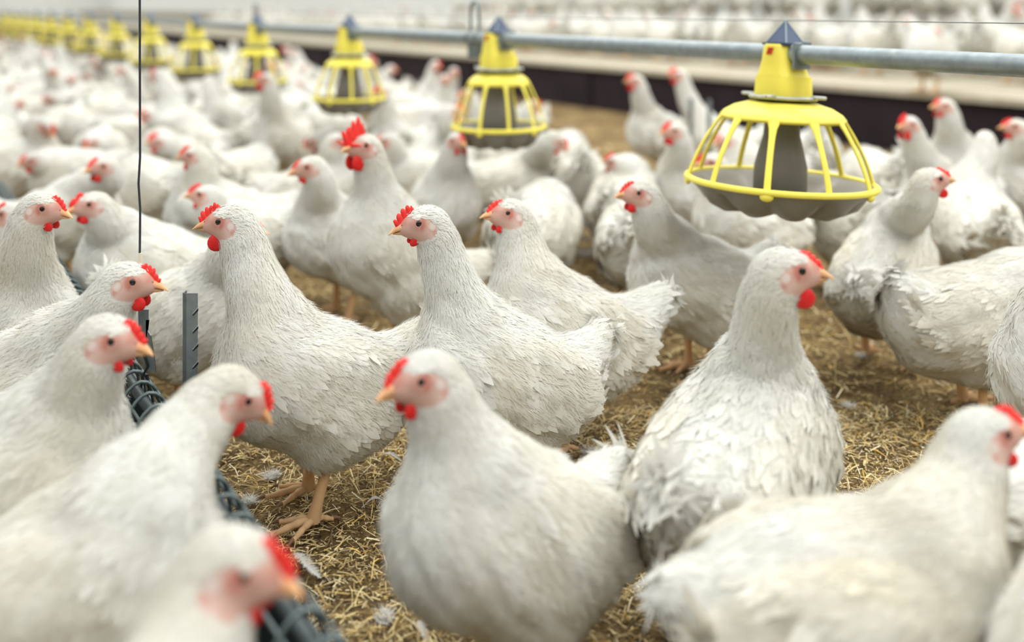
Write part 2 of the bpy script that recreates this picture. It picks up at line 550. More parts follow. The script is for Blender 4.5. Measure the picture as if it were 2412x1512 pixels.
def hen_geo(head, hyaw, q, **kw):
    """Local frame: +X forward, origin on the ground. head: local head centre. Returns dict of Geo by part.
    q: grid size in metres; also sets how many feathers."""
    p = dict(DEF); p.update(kw)
    rg = np.random.default_rng(p['seed'] + 11)
    F = Field()
    bp = math.radians(p['bp'])
    f = A(math.cos(bp), 0, math.sin(bp)); u = A(-math.sin(bp), 0, math.cos(bp)); l = A(0, 1, 0)
    Rb = np.stack([f, l, u])
    C = A(0, 0, p['bz'])
    w = p['width']
    F.ell(C, Rb, (0.128, 0.080 * w, 0.088), 0.03)
    F.ell(C + f * 0.066 - u * 0.010, Rb, (0.070, 0.069 * w, 0.077), 0.05)
    F.ell(C - f * 0.072 - u * 0.010, Rb, (0.066, 0.069 * w, 0.066 + p['fluff'] * .02), 0.05)
    H = A(*head)
    RH = rot_head(hyaw, math.radians(p['hpitch']), math.radians(p['hroll']))
    hf, hl, hu = RH
    Nb = C + f * 0.074 + u * 0.030
    dist = np.linalg.norm(H - Nb)
    end = H - hf * 0.013 - hu * 0.008
    up0 = unit(f * 0.55 + A(0, 0, 1) * 0.8 + unit(end - Nb) * 0.6)
    hu2 = unit(hu * 0.75 + A(0, 0, 1) * 0.35 + hf * 0.25)
    neck = bez((Nb, Nb + up0 * dist * 0.36, end - hu2 * dist * 0.34, end), 13)
    tt = np.linspace(0, 1, 13)
    nr = (0.055 + (0.0235 - 0.055) * tt ** 0.52 + 0.002 * np.sin(tt * math.pi)) * p['nk']
    nr[-1] = 0.0215
    for i in range(12):
        F.cap(neck[i], neck[i + 1], nr[i], nr[i + 1], 0.028 if i < 3 else 0.012)
    F.ell(H, RH, (0.0275, 0.0205, 0.0225), 0.014)
    F.ell(H + hf * 0.0195 - hu * 0.0035, RH, (0.0185, 0.0122, 0.0122), 0.014)
    F.ell(H - hf * 0.004 - hu * 0.012, RH, (0.018, 0.0185, 0.013), 0.012)
    for sd in (1, -1):                                        # brow and cheek
        F.ell(H + hf * 0.011 + hl * sd * 0.0140 + hu * 0.0045, RH, (0.0095, 0.0050, 0.0088), 0.006)
    wa = bp - math.radians(p['wdrop'])
    fw = A(math.cos(wa), 0, math.sin(wa)); uw = A(-math.sin(wa), 0, math.cos(wa))
    wings = []
    for sd in (1, -1):
        lw = unit(l * sd + uw * 0.22)
        Rw = np.stack([fw, lw, np.cross(fw, lw)])
        Cw = C - f * 0.012 + u * 0.016 + l * sd * 0.064 * w
        F.ell(Cw, Rw, (0.112, 0.026, 0.060), 0.010)
        wings.append(('e', Cw, Rw, A(0.112, 0.026, 0.060), 0))
    hips = []
    if not p['sit']:
        for sd in (1, -1):
            th = C + A(-0.004, sd * 0.046 * w, -0.060)
            F.ell(th, np.eye(3), (0.048, 0.034, 0.044), 0.030)
            hk = A(-0.008, sd * 0.043, 0.090)
            F.cap(th - A(0, 0, .005), hk, 0.032, 0.0130, 0.016)
            hips.append(hk)
    else:
        F.ell(C - u * 0.05, Rb, (0.11, 0.085, 0.06), 0.04)
    ta = math.radians(p['tail'])
    td = A(-math.cos(ta), 0, math.sin(ta))
    tb = C - f * 0.098 + u * 0.030
    tlen = 0.078 * p['tl']
    for sd in (1, -1):
        F.cap(tb + l * 0.013 * sd, tb + td * tlen + l * 0.009 * sd * p['tailw'] + A(0, 0, .006), 0.046, 0.014, 0.035)
        F.cap(tb + l * 0.016 * sd - u * .012, tb + td * tlen * .8 + l * 0.014 * sd * p['tailw'] - A(0, 0, .014), 0.040, 0.012, 0.03)
    ph = np.concatenate([rg.standard_normal((10, 3)) * np.repeat([46, 46, 70, 95, 34], 2)[:, None] * 0.8, rg.random((10, 1)) * 6.28], 1).astype(np.float32)
    F.puff = (ph, H, np.float32(0.0018 + 0.001 * p['fluff']))
    # ---- polygonise
    lo, hi = F.bounds()
    lo = lo - 2.5 * q; hi = hi + 2.5 * q
    n3 = np.ceil((hi - lo) / q).astype(int) + 1
    ax = [(lo[i] + q * np.arange(n3[i])).astype(np.float32) for i in range(3)]
    gx = np.stack(np.meshgrid(*ax, indexing='ij'), -1).reshape(-1, 3)
    V, Q = surface_nets(F(gx).reshape(n3), lo, q)
    V = V.astype(np.float32)
    if q < 0.0055:                                            # finer faces on the head
        hd = np.linalg.norm(V - H, axis=1) < 0.043
        sel = hd[Q].all(1)
        S4, rest = Q[sel], Q[~sel]
        e = np.concatenate([S4[:, [0, 1]], S4[:, [1, 2]], S4[:, [2, 3]], S4[:, [3, 0]]])
        e.sort(1)
        eu, inv = np.unique(e, axis=0, return_inverse=True)
        inv = inv.reshape(-1)
        base = len(V); k = len(S4)
        V = np.concatenate([V, V[eu].mean(1), V[S4].mean(1)])
        m0, m1, m2, m3 = (base + inv[i * k:(i + 1) * k] for i in range(4))
        ce = base + len(eu) + np.arange(k)
        Q = np.concatenate([rest, np.stack([S4[:, 0], m0, ce, m3], 1), np.stack([m0, S4[:, 1], m1, ce], 1),
                            np.stack([ce, m1, S4[:, 2], m2], 1), np.stack([m3, ce, m2, S4[:, 3]], 1)])
    for _ in range(2):
        V = V - F.grad(V) * F(V)[:, None]
    N = F.grad(V, 0.002).astype(np.float64)
    V = V.astype(np.float64)
    # ---- colours
    loc = (V - H) @ RH.T
    face = np.sqrt(((loc[:, 0] - 0.011) / 0.0245) ** 2 + ((loc[:, 2] + 0.0045) / 0.0165) ** 2)
    face = np.minimum(face, np.sqrt(((loc[:, 0] - 0.025) / 0.018) ** 2 + ((loc[:, 2] + 0.0045) / 0.0185) ** 2))
    skin = 1 - sstep(0.90, 1.08, face)
    skin *= sstep(-0.044, -0.037, -np.linalg.norm(loc, axis=1))
    eye_l = A(0.0110, 0.0, 0.0040)
    de = np.hypot(loc[:, 0] - eye_l[0], loc[:, 2] - eye_l[2])
    red = (1 - sstep(0.006, 0.0145, de)) * (0.4 + 0.55 * (loc[:, 0] < 0.010)) * 0.8
    red = np.maximum(red, 0.6 * (1 - sstep(0.002, 0.0065, np.hypot(loc[:, 0] + 0.0095, loc[:, 2] + 0.0105))))
    red = np.maximum(red, 0.5 * sstep(0.020, 0.030, loc[:, 0]) * sstep(-0.002, 0.006, loc[:, 2]))
    fc = FACE * (1 - red)[:, None] + FACE_RED * red[:, None]
    ck = (0.75 * sstep(0.010, -0.006, loc[:, 0]) * (1 - red))[:, None]
    fc = fc * (1 - ck) + A(*lin(240, 212, 202)) * ck
    lr = np.sqrt(((loc[:, 0] + 0.0062) / 0.0056) ** 2 + ((loc[:, 2] + 0.0012) / 0.0062) ** 2)
    lobe = 0.8 * (1 - sstep(0.5, 1.0, lr))
    rim = 0.3 * (1 - sstep(0.0, 0.3, np.abs(lr - 1.1)))[:, None]
    fc = fc * (1 - rim) + FACE_RED * rim
    fc = fc * (1 - lobe)[:, None] + LOBE * lobe[:, None]
    def plume_col(P, Nn, r_):
        r_ = 0.3 + 0.4 * r_
        c = FEATHER * (1 - 0.03 * r_[:, None])
        dw = np.minimum(F.one(wings[0], P), F.one(wings[1], P))
        cr = p['cream'] * sstep(0.012, -0.004, dw) * (0.3 + r_)
        pn = np.sin(P @ (ph[0][:3] * .5) + 1) * np.sin(P @ (ph[3][:3] * .6)) + 0.5 * np.sin(P @ ph[5][:3] * .7 + 2)
        cr = np.clip(cr + 0.7 * p['cream'] * np.clip(pn, 0, 1), 0, 1)
        c = c * (1 - 0.6 * cr[:, None]) + CREAM * (0.6 * cr[:, None])
        low = sstep(0.17, 0.08, P[:, 2]) * (0.55 + 0.45 * sstep(0.06, -0.1, P[:, 0])) * (0.6 + 0.8 * r_)  # grime plus painted underside shade, stronger low down and towards the rear
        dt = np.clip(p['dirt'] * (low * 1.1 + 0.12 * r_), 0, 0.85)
        return c * (1 - dt)[:, None] + STAIN_SHADE * dt[:, None]
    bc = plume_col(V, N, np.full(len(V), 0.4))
    bc = bc * (1 - skin)[:, None] + fc * skin[:, None]
    out = {}
    g = Geo(); out['body'] = g
    g.add(V, N, bc, q=Q)
    if p['bare']:                                             # far away: plumage without single feathers
        gc = Geo(); out['comb'] = gc
        comb_geo(gc, H, RH, 0.036, 0.016, 3, 0.0040, 0, p['seed'])
        return out
    # ---- feathers
    hero = q < 0.0055
    nf = int(5200 * (0.0048 / q) ** 1.55) if not hero else 5200
    qa, qb, qc, qd = (V[Q[:, i]] for i in range(4))
    area = np.linalg.norm(np.cross(qc - qa, qd - qb), axis=1)
    cen = V[Q].mean(1)
    hw = np.linalg.norm(cen - H, axis=1)
    skq = skin[Q].mean(1)
    dens = area * np.where(hw < 0.05, 2.6, 1.0) * (skq < 0.5)
    nd = np.linalg.norm(cen[:, None, :] - neck[None], axis=2)
    dens = dens * np.where((nd / (nr + 0.012)).min(1) < 1, 1.5, 1)
    pick = rg.choice(len(Q), nf, p=dens / dens.sum())
    def sample(pick):
        b = rg.random((len(pick), 2, 1))
        P = (qa[pick] * (1 - b[:, 0]) + qb[pick] * b[:, 0]) * (1 - b[:, 1]) + (qd[pick] * (1 - b[:, 0]) + qc[pick] * b[:, 0]) * b[:, 1]
        Nn = nrows(N[Q[pick]].mean(1))
        d = np.linalg.norm(P[:, None, :] - neck[None], axis=2) / (nr[None] * 1.25 + 0.006)
        j = d.argmin(1)
        tn = tt[j]
        wn = sstep(0.02, 0.28, tn) * sstep(1.35, 0.95, d.min(1))
        tang = nrows(np.gradient(neck, axis=0))[j]
        hd = np.linalg.norm(P - H, axis=1)
        wh = sstep(0.044, 0.030, hd)
        wt = sstep(-0.075, -0.125, (P - C) @ f) * sstep(-0.03, 0.02, (P - C) @ u)
        bd = -f * 1.0 - A(0, 0, 1) * 0.38
        bd = np.tile(bd, (len(P), 1)) + np.outer(wt, td * 2.2 + A(0, 0, .3))
        D = bd * (1 - wn)[:, None] - tang * (1.6 * wn)[:, None]
        D = D * (1 - wh)[:, None] - (hf * 1.2 + hu * 0.5) * wh[:, None]
        D = D + 0.16 * rg.standard_normal(D.shape)
        D = nrows(D - Nn * (D * Nn).sum(1, keepdims=True))
        return P, Nn, D, wn, wh, wt
    P, Nn, D, wn, wh, wt = sample(pick)
    dw = np.minimum(F.one(wings[0], P), F.one(wings[1], P))
    ww = sstep(0.014, 0.002, dw) * (1 - wn)
    down = sstep(-0.1, -0.7, Nn[:, 2]) * (1 - wn)
    big = 1.0 if hero else min(2.1, (q / 0.0048) ** 0.55)
    Ln = 0.030 * (1 - wn) + 0.021 * wn + 0.010 * ww + 0.012 * wt
    Ln = Ln * (1 - wh) + 0.0075 * wh
    Wd = 0.0046 * (1 - wn) + 0.0028 * wn + 0.0014 * ww
    Wd = Wd * (1 - wh) + 0.0023 * wh
    jit = rg.random(len(P))
    Ln = Ln * (0.7 + 0.6 * jit) * big; Wd = Wd * (0.75 + 0.5 * rg.random(len(P))) * big
    lift = (0.020 + 0.03 * wt + 0.05 * down + p['fluff'] * 0.1) * (0.25 + 1.1 * rg.random(len(P)) ** 1.7)
    lift = lift * (1 - 0.55 * wn) * (1.0 if hero else 0.6)
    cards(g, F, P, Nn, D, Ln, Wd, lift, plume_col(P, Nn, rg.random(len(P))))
    # flight feathers along the lower wing edge
    if q < 0.010:
        nfl = 11 if hero else 6
        for wpr, sd in zip(wings, (1, -1)):
            s_ = np.linspace(0.0, 1, nfl)
            Pw = wpr[1] + np.outer(0.055 - 0.100 * s_, fw) + np.outer(-0.036 + 0.030 * s_, np.cross(fw, wpr[2][1]) * sd) * sd + wpr[2][1] * 0.0
            Pw = Pw + wpr[2][1] * 0.020
            Nw = np.tile(wpr[2][1], (nfl, 1))
            Dw = nrows(-fw[None] * 1.0 - np.outer(0.34 - 0.28 * s_, uw) + 0.03 * rg.standard_normal((nfl, 3)))
            Dw = nrows(Dw - Nw * (Dw * Nw).sum(1, keepdims=True))
            cards(g, F, Pw, Nw, Dw, np.full(nfl, 0.085) * (0.9 + .2 * rg.random(nfl)), np.full(nfl, 0.0062), np.full(nfl, 0.004) + .02 * s_,
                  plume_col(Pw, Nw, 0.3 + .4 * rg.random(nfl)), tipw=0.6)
    # wisps
    if q < 0.010:
        nw = 17000 if hero else 3000
        d2 = dens + area * (skq >= 0.5) * 0.0 * (((cen - H) @ hf) < 0.016) * (((cen - H) @ hu) < 0.001)
        P, Nn, D, wn, wh, wt = sample(rg.choice(len(Q), nw, p=d2 / d2.sum()))
        down = sstep(0.1, -0.6, Nn[:, 2]) * (1 - wn)
        D = nrows(D + 0.5 * rg.standard_normal(D.shape) * (0.35 + 0.5 * down)[:, None])
        D = nrows(D - Nn * (D * Nn).sum(1, keepdims=True))
        Ln = (0.013 * (1 - wn) + 0.010 * wn) * (1 - wh) + 0.005 * wh
        wisps(g, P + Nn * 0.002, Nn, D, Ln * (0.6 + 0.9 * rg.random(nw)), np.full(nw, 0.00055 if hero else 0.0009),
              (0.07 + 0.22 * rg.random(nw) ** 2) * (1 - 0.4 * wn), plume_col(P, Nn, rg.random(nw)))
    # ---- legs (same skin as the body)
    if p['legs'] and not p['sit']:
        fy = math.radians(p['footyaw'])
        for hk, sd in zip(hips, (1, -1)):
            leg_geo(g, hk + A(0, 0, 0.012), A(0.006 + sd * p['step'], hk[1] * 1.02, 0.0), fy + sd * 0.12, col=LEG * (1 - 0.25 * p['dirt']))
    # ---- tail feathers
    gt = Geo(); out['tail'] = gt
    nt_ = 15 if hero else 8
    s_ = np.linspace(-1, 1, nt_)
    upt = np.cross(td, l); upt = upt * np.sign(upt[2] if abs(upt[2]) > 1e-6 else 1)
    for layer in range(2 if q < 0.010 else 1):
        Pt = tb + td * tlen * (0.60 + 0.14 * layer) + np.outer(s_, l) * (0.013 * p['tailw']) + np.outer(0.014 - np.abs(s_) * 0.026 - .006 * layer, upt)
        Dt = nrows(td[None] + np.outer(s_ * 0.20 * p['tailw'], l) + np.outer(0.16 - np.abs(s_) * 0.34, upt) + 0.03 * rg.standard_normal((nt_, 3)))
        Nt = nrows(np.outer(np.sign(s_ + 1e-3) * (0.5 + .5 * np.abs(s_)), l) + upt[None] * 0.8)
        Nt = nrows(Nt - Dt * (Dt * Nt).sum(1, keepdims=True))
        cards(gt, F, Pt, Nt, Dt, (0.054 - 0.010 * np.abs(s_) - 0.008 * layer) * p['tl'] * (0.85 + 0.3 * rg.random(nt_)), np.full(nt_, 0.0066 if hero else .0095),
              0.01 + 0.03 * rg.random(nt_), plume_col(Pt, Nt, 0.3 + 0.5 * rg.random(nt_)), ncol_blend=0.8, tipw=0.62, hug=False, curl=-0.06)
    # ---- face parts
    gb = Geo(); out['beak'] = gb
    beak_geo(gb, H, RH)
    gc = Geo(); out['comb'] = gc
    cs = p['comb']
    if p['rooster']:
        comb_geo(gc, H, RH, 0.050, 0.050 * cs, 5, 0.0048, p['lean'], p['seed'])
    else:
        comb_geo(gc, H, RH, 0.033 + 0.004 * cs, 0.0160 * cs + 0.001, p['pts'], 0.0040, p['lean'], p['seed'])
    for sd, nm in ((1, 'wattle'), (-1, 'wattle2')):
        gw = Geo(); out[nm] = gw
        ws = p['wattle']
        c = H + A(0.0165, sd * 0.0100, -0.0190 - 0.0050 * ws) @ RH
        R2 = rot_head(0, math.radians(30)) @ RH
        ellipsoid(gw, c, R2, A(0.0112, 0.0036, 0.0076) * (0.55 + 0.45 * ws) * A(1, 1, 0.7 + 0.5 * ws), COMB * A(0.82, 0.5, 0.6), 14, 9)
    for sd, nm in ((1, 'eye'), (-1, 'eye2')):
        ge = Geo(); out[nm] = ge
        c = H + A(0.0112, sd * 0.0180, 0.0042) @ RH
        axx = unit(A(0.12, sd, 0.06) @ RH)
        Re = np.stack([unit(np.cross(hu, axx)), unit(np.cross(axx, np.cross(hu, axx))), axx])
        nu, nv = 18, 14
        k0 = ge.k
        ellipsoid(ge, c, Re, A(0.0056, 0.0056, 0.0034), A(0, 0, 0), nu, nv)
        wv = np.repeat(np.linspace(0, math.pi, nv), nu)
        wv = np.where(wv > 1.6, math.pi, wv)
        iris = sstep(0.88, 0.96, wv)[:, None] * (1 - sstep(1.15, 1.25, wv))[:, None]
        ring = sstep(1.25, 1.35, wv)[:, None]
        ge.c[-1] = A(*lin(16, 12, 12)) * (1 - iris - ring) + A(*lin(140, 92, 58)) * iris + A(*lin(150, 92, 80)) * ring
        tube(ge, [c + axx * 0.0008 + 0.0058 * (math.cos(a) * Re[0] + math.sin(a) * Re[1]) for a in np.linspace(0, 2 * math.pi, 17)],
             0.0011, A(*lin(206, 140, 120)), 6, cap=False)
    if p['bar']:                                              # red plastic peg worn through the nostrils
        gp = Geo(); out['nose_peg'] = gp
        tube(gp, [H + A(0.034, y_, 0.0026 + 0.002 * abs(y_) / .03) @ RH for y_ in np.linspace(-0.034, 0.034, 9)], np.array([.0016, .0028, .003, .003, .0026, .003, .003, .0028, .0016]), A(*lin(232, 40, 22)), 10, flat=1.0)
    out['_H'] = H
    return out

PARTNAME = {'body': 'body', 'tail': 'tail', 'beak': 'beak', 'comb': 'comb', 'wattle': 'wattle', 'wattle2': 'wattle', 'eye': 'eye', 'eye2': 'eye', 'nose_peg': 'nose_peg'}
PARTMAT = {'body': M_PLUME, 'tail': M_PLUME, 'beak': M_BEAK, 'comb': M_COMB, 'wattle': M_COMB, 'wattle2': M_COMB, 'eye': M_EYE, 'eye2': M_EYE, 'nose_peg': M_PLASTIC}

def put_hen(x, y, z, heading, head, hyaw, scale, q, label, group=None, cat='hen', name='hen', **kw):
    """head: world position of the head centre; heading, hyaw: degrees, world."""
    a = math.radians(heading)
    d = (A(*head) - A(x, y, z)) / scale
    loc = A(d[0] * math.cos(a) + d[1] * math.sin(a), -d[0] * math.sin(a) + d[1] * math.cos(a), d[2])
    parts = hen_geo(loc, math.radians(hyaw - heading), q, **kw)
    r = root(name, (x, y, z), a, label, cat, group, scale)
    for k, g in parts.items():
        if k[0] != '_' and g.k:
            link(PARTNAME[k], g.mesh('hen_' + PARTNAME[k], PARTMAT[k]), r)
    return r

def hen_one_mesh(head, hyaw, q, **kw):
    """A whole hen as one mesh, for birds too small in view to show parts."""
    parts = hen_geo(head, hyaw, q, **kw)
    g = Geo()
    for k, s in parts.items():
        if k[0] != '_' and not k.startswith('eye'):
            g.merge(s)
    return g.mesh('hen', M_PLUME)

# ------------------------------------------------------------------ setting
YAW = math.atan2(1506, 2300)                     # the house runs away to the left at this angle
DIR = A(-math.sin(YAW), math.cos(YAW), 0)        # along the house
PERP = A(math.cos(YAW), math.sin(YAW), 0)        # across the house, to the right
RH_ = np.stack([PERP, DIR, A(0, 0, 1)])          # rows: across, along, up
def house(a, b, z=0.0):
    """Metres across and along the house -> world."""
    return PERP * a + DIR * b + A(0, 0, z)
W_FEED = 1.36       # across: feeder line
W_SLAT = 4.18       # across: front of the raised slats
W_TROUGH = 0.2903   # across: chain feeder trough
SLAT_Z = 0.30

def ground_material():
    m = bpy.data.materials.new('litter_ground'); m.use_nodes = True
    nt = m.node_tree; b = nt.nodes['Principled BSDF']
    b.inputs['Roughness'].default_value = 0.95; b.inputs['Specular IOR Level'].default_value = 0.1
    tc = nt.nodes.new('ShaderNodeTexCoord')
    def noise(sc, det, dist=0.0):
        n = nt.nodes.new('ShaderNodeTexNoise'); n.inputs['Scale'].default_value = sc
        n.inputs['Detail'].default_value = det; n.inputs['Distortion'].default_value = dist
        nt.links.new(tc.outputs['Object'], n.inputs['Vector']); return n
    def ramp(fac, cols):
        r = nt.nodes.new('ShaderNodeValToRGB'); e = r.color_ramp.elements
        while len(e) < len(cols): e.new(0.5)
        for i, (p, c) in enumerate(cols):
            e[i].position = p; e[i].color = (*c, 1)
        nt.links.new(fac, r.inputs['Fac']); return r
    n1 = noise(5.5, 5, 0.3); n2 = noise(70, 6, 1.2); n3 = noise(240, 3, 2.0)
    r1 = ramp(n1.outputs['Fac'], [(0.28, lin(96, 82, 64)), (0.48, lin(150, 132, 102)), (0.72, lin(184, 166, 130))])
    r2 = ramp(n2.outputs['Fac'], [(0.32, lin(96, 84, 68)), (0.5, lin(196, 186, 166)), (0.68, lin(255, 246, 220))])
    mx = nt.nodes.new('ShaderNodeMix'); mx.data_type = 'RGBA'; mx.blend_type = 'MULTIPLY'; mx.inputs['Factor'].default_value = 0.85
    nt.links.new(r1.outputs['Color'], mx.inputs['A']); nt.links.new(r2.outputs['Color'], mx.inputs['B'])
    r3 = ramp(n3.outputs['Fac'], [(0.45, (0.72, 0.70, 0.66)), (0.62, (1.25, 1.2, 1.05))])
    m2 = nt.nodes.new('ShaderNodeMix'); m2.data_type = 'RGBA'; m2.blend_type = 'MULTIPLY'; m2.inputs['Factor'].default_value = 0.8
    nt.links.new(mx.outputs['Result'], m2.inputs['A']); nt.links.new(r3.outputs['Color'], m2.inputs['B'])
    nt.links.new(m2.outputs['Result'], b.inputs['Base Color'])
    bp = nt.nodes.new('ShaderNodeBump'); bp.inputs['Strength'].default_value = 0.7; bp.inputs['Distance'].default_value = 0.006
    nt.links.new(n2.outputs['Fac'], bp.inputs['Height']); nt.links.new(bp.outputs['Normal'], b.inputs['Normal'])
    return m
M_GROUND = ground_material()

def ground_height(x, y):
    return (0.006 * np.sin(x * 9.1 + 1.3 * np.sin(y * 5.3)) * np.sin(y * 7.7 + x * 3.1) + 0.004 * np.sin(x * 23 + y * 17) * np.sin(y * 29 - x * 11)
            + 0.0025 * np.sin(x * 61 + 3 * np.sin(y * 40)) * np.sin(y * 57))
def build_floor():
    g = Geo()
    def patch(x0, x1, y0, y1, nx, ny):
        x, y = np.meshgrid(np.linspace(x0, x1, nx), np.linspace(y0, y1, ny), indexing='ij')
        z = ground_height(x, y) - 0.006
        e = 0.004
        n = np.stack([-(ground_height(x + e, y) - ground_height(x - e, y)) / (2 * e), -(ground_height(x, y + e) - ground_height(x, y - e)) / (2 * e), np.ones_like(x)], -1)
        i = np.arange(nx - 1)[:, None] * ny; j = np.arange(ny - 1)[None]
        q = np.stack([i + j, i + ny + j, i + ny + j + 1, i + j + 1], -1).reshape(-1, 4)
        g.add(np.stack([x, y, z], -1).reshape(-1, 3), n.reshape(-1, 3), A(.3, .25, .17), q=q)
    patch(-1.6, 1.9, 0.3, 3.0, 260, 200)
    for lo, hi in (((-34, -3), (-1.6, 46)), ((1.9, -3), (9, 46)), ((-1.6, -3), (1.9, 0.3)), ((-1.6, 3.0), (1.9, 46))):
        v = np.array([[lo[0], lo[1], -0.006], [hi[0], lo[1], -0.006], [hi[0], hi[1], -0.006], [lo[0], hi[1], -0.006]])
        g.add(v, np.tile(A(0, 0, 1), (4, 1)), A(.3, .25, .17), q=[[0, 1, 2, 3]])
    o = link('floor', g.mesh('floor', M_GROUND), kind='structure')
    o['label'] = 'brown litter floor of chopped straw and dirt'
build_floor()

def build_straw():
    """Chopped straw over the litter, one uncountable layer."""
    g = Geo()
    r = np.random.default_rng(3)
    cols = [lin(214, 196, 146), lin(196, 174, 122), lin(176, 152, 102), lin(150, 128, 90), lin(112, 96, 70), lin(84, 72, 56), lin(226, 214, 180), lin(208, 170, 84)]
    cols = np.array(cols)
    def scatter(n, y0, y1, wmul, lmul, power=1.0):
        y = y0 + (y1 - y0) * r.random(n) ** power
        x = (r.random(n) * 2 - 1) * (0.56 * y + 0.12)
        clump = 0.5 + 0.5 * np.sin(x * 7.3 + 2.1 * np.sin(y * 5.1)) * np.sin(y * 6.1 + 1.7 * np.sin(x * 4.3))
        keep = r.random(n) < 0.30 + 0.7 * clump
        keep &= PERP[0] * x + PERP[1] * y < W_SLAT - 0.05
        x, y = x[keep], y[keep]; n = len(x)
        L = (0.004 + 0.030 * r.random(n) ** 2.6) * lmul
        W = (0.0008 + 0.0016 * r.random(n) ** 2) * wmul
        a = r.random(n) * 2 * math.pi
        tilt = 0.28 * r.standard_normal(n)
        d = np.stack([np.cos(a) * np.cos(tilt), np.sin(a) * np.cos(tilt), np.sin(tilt)], -1)
        s = np.stack([-np.sin(a), np.cos(a), 0.35 * r.standard_normal(n)], -1)
        z = ground_height(x, y) - 0.006 + 0.0018 + 0.006 * r.random(n) ** 2 + np.abs(np.sin(tilt)) * L * .42
        c = np.stack([x, y, z], -1)
        bend = (0.0 + 0.05 * r.standard_normal(n)) * L
        mid = c + s * bend[:, None] + A(0, 0, 1) * (0.05 * L)[:, None]
        up = np.cross(d, s); up = nrows(up * np.sign(up[:, 2:3]))
        V = []
        for p, k in ((c - d * (L / 2)[:, None], 1.0), (mid, 1.0), (c + d * (L / 2)[:, None], 0.85)):
            for e in (-1, 0, 1):
                V.append(p + s * (e * W * k / 2)[:, None] + up * (0.35 * W * (1 - abs(e)))[:, None])
        V = np.stack(V, 1)
        nn = np.stack([nrows(up + s * e * 0.8) for _ in range(3) for e in (-1, 0, 1)], 1)
        ci = r.choice(len(cols), n, p=[.2, .2, .15, .14, .1, .07, .09, .05])
        col = cols[ci] * (1.0 + 0.5 * r.random((n, 1)))
        q = np.array([[0, 1, 4, 3], [1, 2, 5, 4], [3, 4, 7, 6], [4, 5, 8, 7]])
        g.add(V.reshape(-1, 3), nn.reshape(-1, 3), np.repeat(col, 9, 0), q=((np.arange(n) * 9)[:, None, None] + q[None]).reshape(-1, 4))
    scatter(80000, 0.62, 1.7, 0.95, 0.95, 0.8)
    scatter(26000, 1.5, 3.2, 1.25, 1.15)
    scatter(7000, 3.0, 7.0, 2.0, 1.5)
    o = link('straw_litter', g.mesh('straw_litter', M_STRAW), kind='stuff')
    o['label'] = 'chopped golden straw scattered over the litter floor'
    o['category'] = 'straw'
build_straw()

# raised slats along the right: dark front, pale slatted top
M_DARK = mat('dark_board', 0.7, 0.25, noise=(3.5, (0.55, 0.5, 0.5), (1.1, 1.05, 1.1)), bump=(30, .3, .004))
M_SLAT = mat('slat_wood', 0.8, 0.2, noise=(14, (0.85, 0.82, 0.78), (1.05, 1.03, 1.0)))
M_WALL = mat('pale_wall', 0.9, 0.1, noise=(2, (0.93, 0.94, 0.94), (1, 1, 1)))
def build_slats():
    g = Geo(); dark = A(*lin(40, 31, 37))
    box(g, (W_SLAT + 0.02, -3, -0.02), (W_SLAT + 0.06, 44, SLAT_Z - 0.02), dark, R=RH_)
    for k in range(24):                          # seams between the boards
        box(g, (W_SLAT + 0.008, -1 + k * 1.6, 0.0), (W_SLAT + 0.03, -0.955 + k * 1.6, SLAT_Z - 0.03), dark * 0.7, R=RH_)
    o = link('wall_slat_front', g.mesh('slat_front', M_DARK), kind='structure')
    o['label'] = 'dark board front below the raised slats'
    g = Geo()
    top = A(*lin(188, 182, 164))
    box(g, (W_SLAT - 0.012, -3, SLAT_Z - 0.03), (W_SLAT + 0.06, 44, SLAT_Z), top * 0.85, R=RH_)
    for i in range(62):
        a = W_SLAT + 0.075 + i * 0.062
        box(g, (a, -3, SLAT_Z - 0.03), (a + 0.048, 44, SLAT_Z - 0.002), top * (0.86 + 0.2 * rng.random()), R=RH_)
    box(g, (W_SLAT + 0.06, -3, SLAT_Z - 0.09), (W_SLAT + 4.0, 44, SLAT_Z - 0.06), top * 0.35, R=RH_)
    box(g, (W_SLAT + 3.1, -3, SLAT_Z), (W_SLAT + 4.08, 44, SLAT_Z + 0.26), top * 0.8, R=RH_)
    o = link('trim_slat_platform', g.mesh('slat_platform', M_SLAT), kind='structure')
    o['label'] = 'pale slatted platform raised along the right side'
    for nm, lo, hi in (('wall_right', (8.3, -3, -0.02), (8.4, 44, 3.0)), ('wall_left', (-7.2, -3, -0.02), (-7.1, 44, 3.0)), ('wall_back', (-7.2, 44, -0.02), (8.4, 44.1, 3.0))):
        g = Geo(); box(g, lo, hi, A(*lin(242, 243, 240)), R=RH_)
        link(nm, g.mesh(nm, M_WALL), kind='structure')['label'] = 'pale house wall behind the flock'
build_slats()

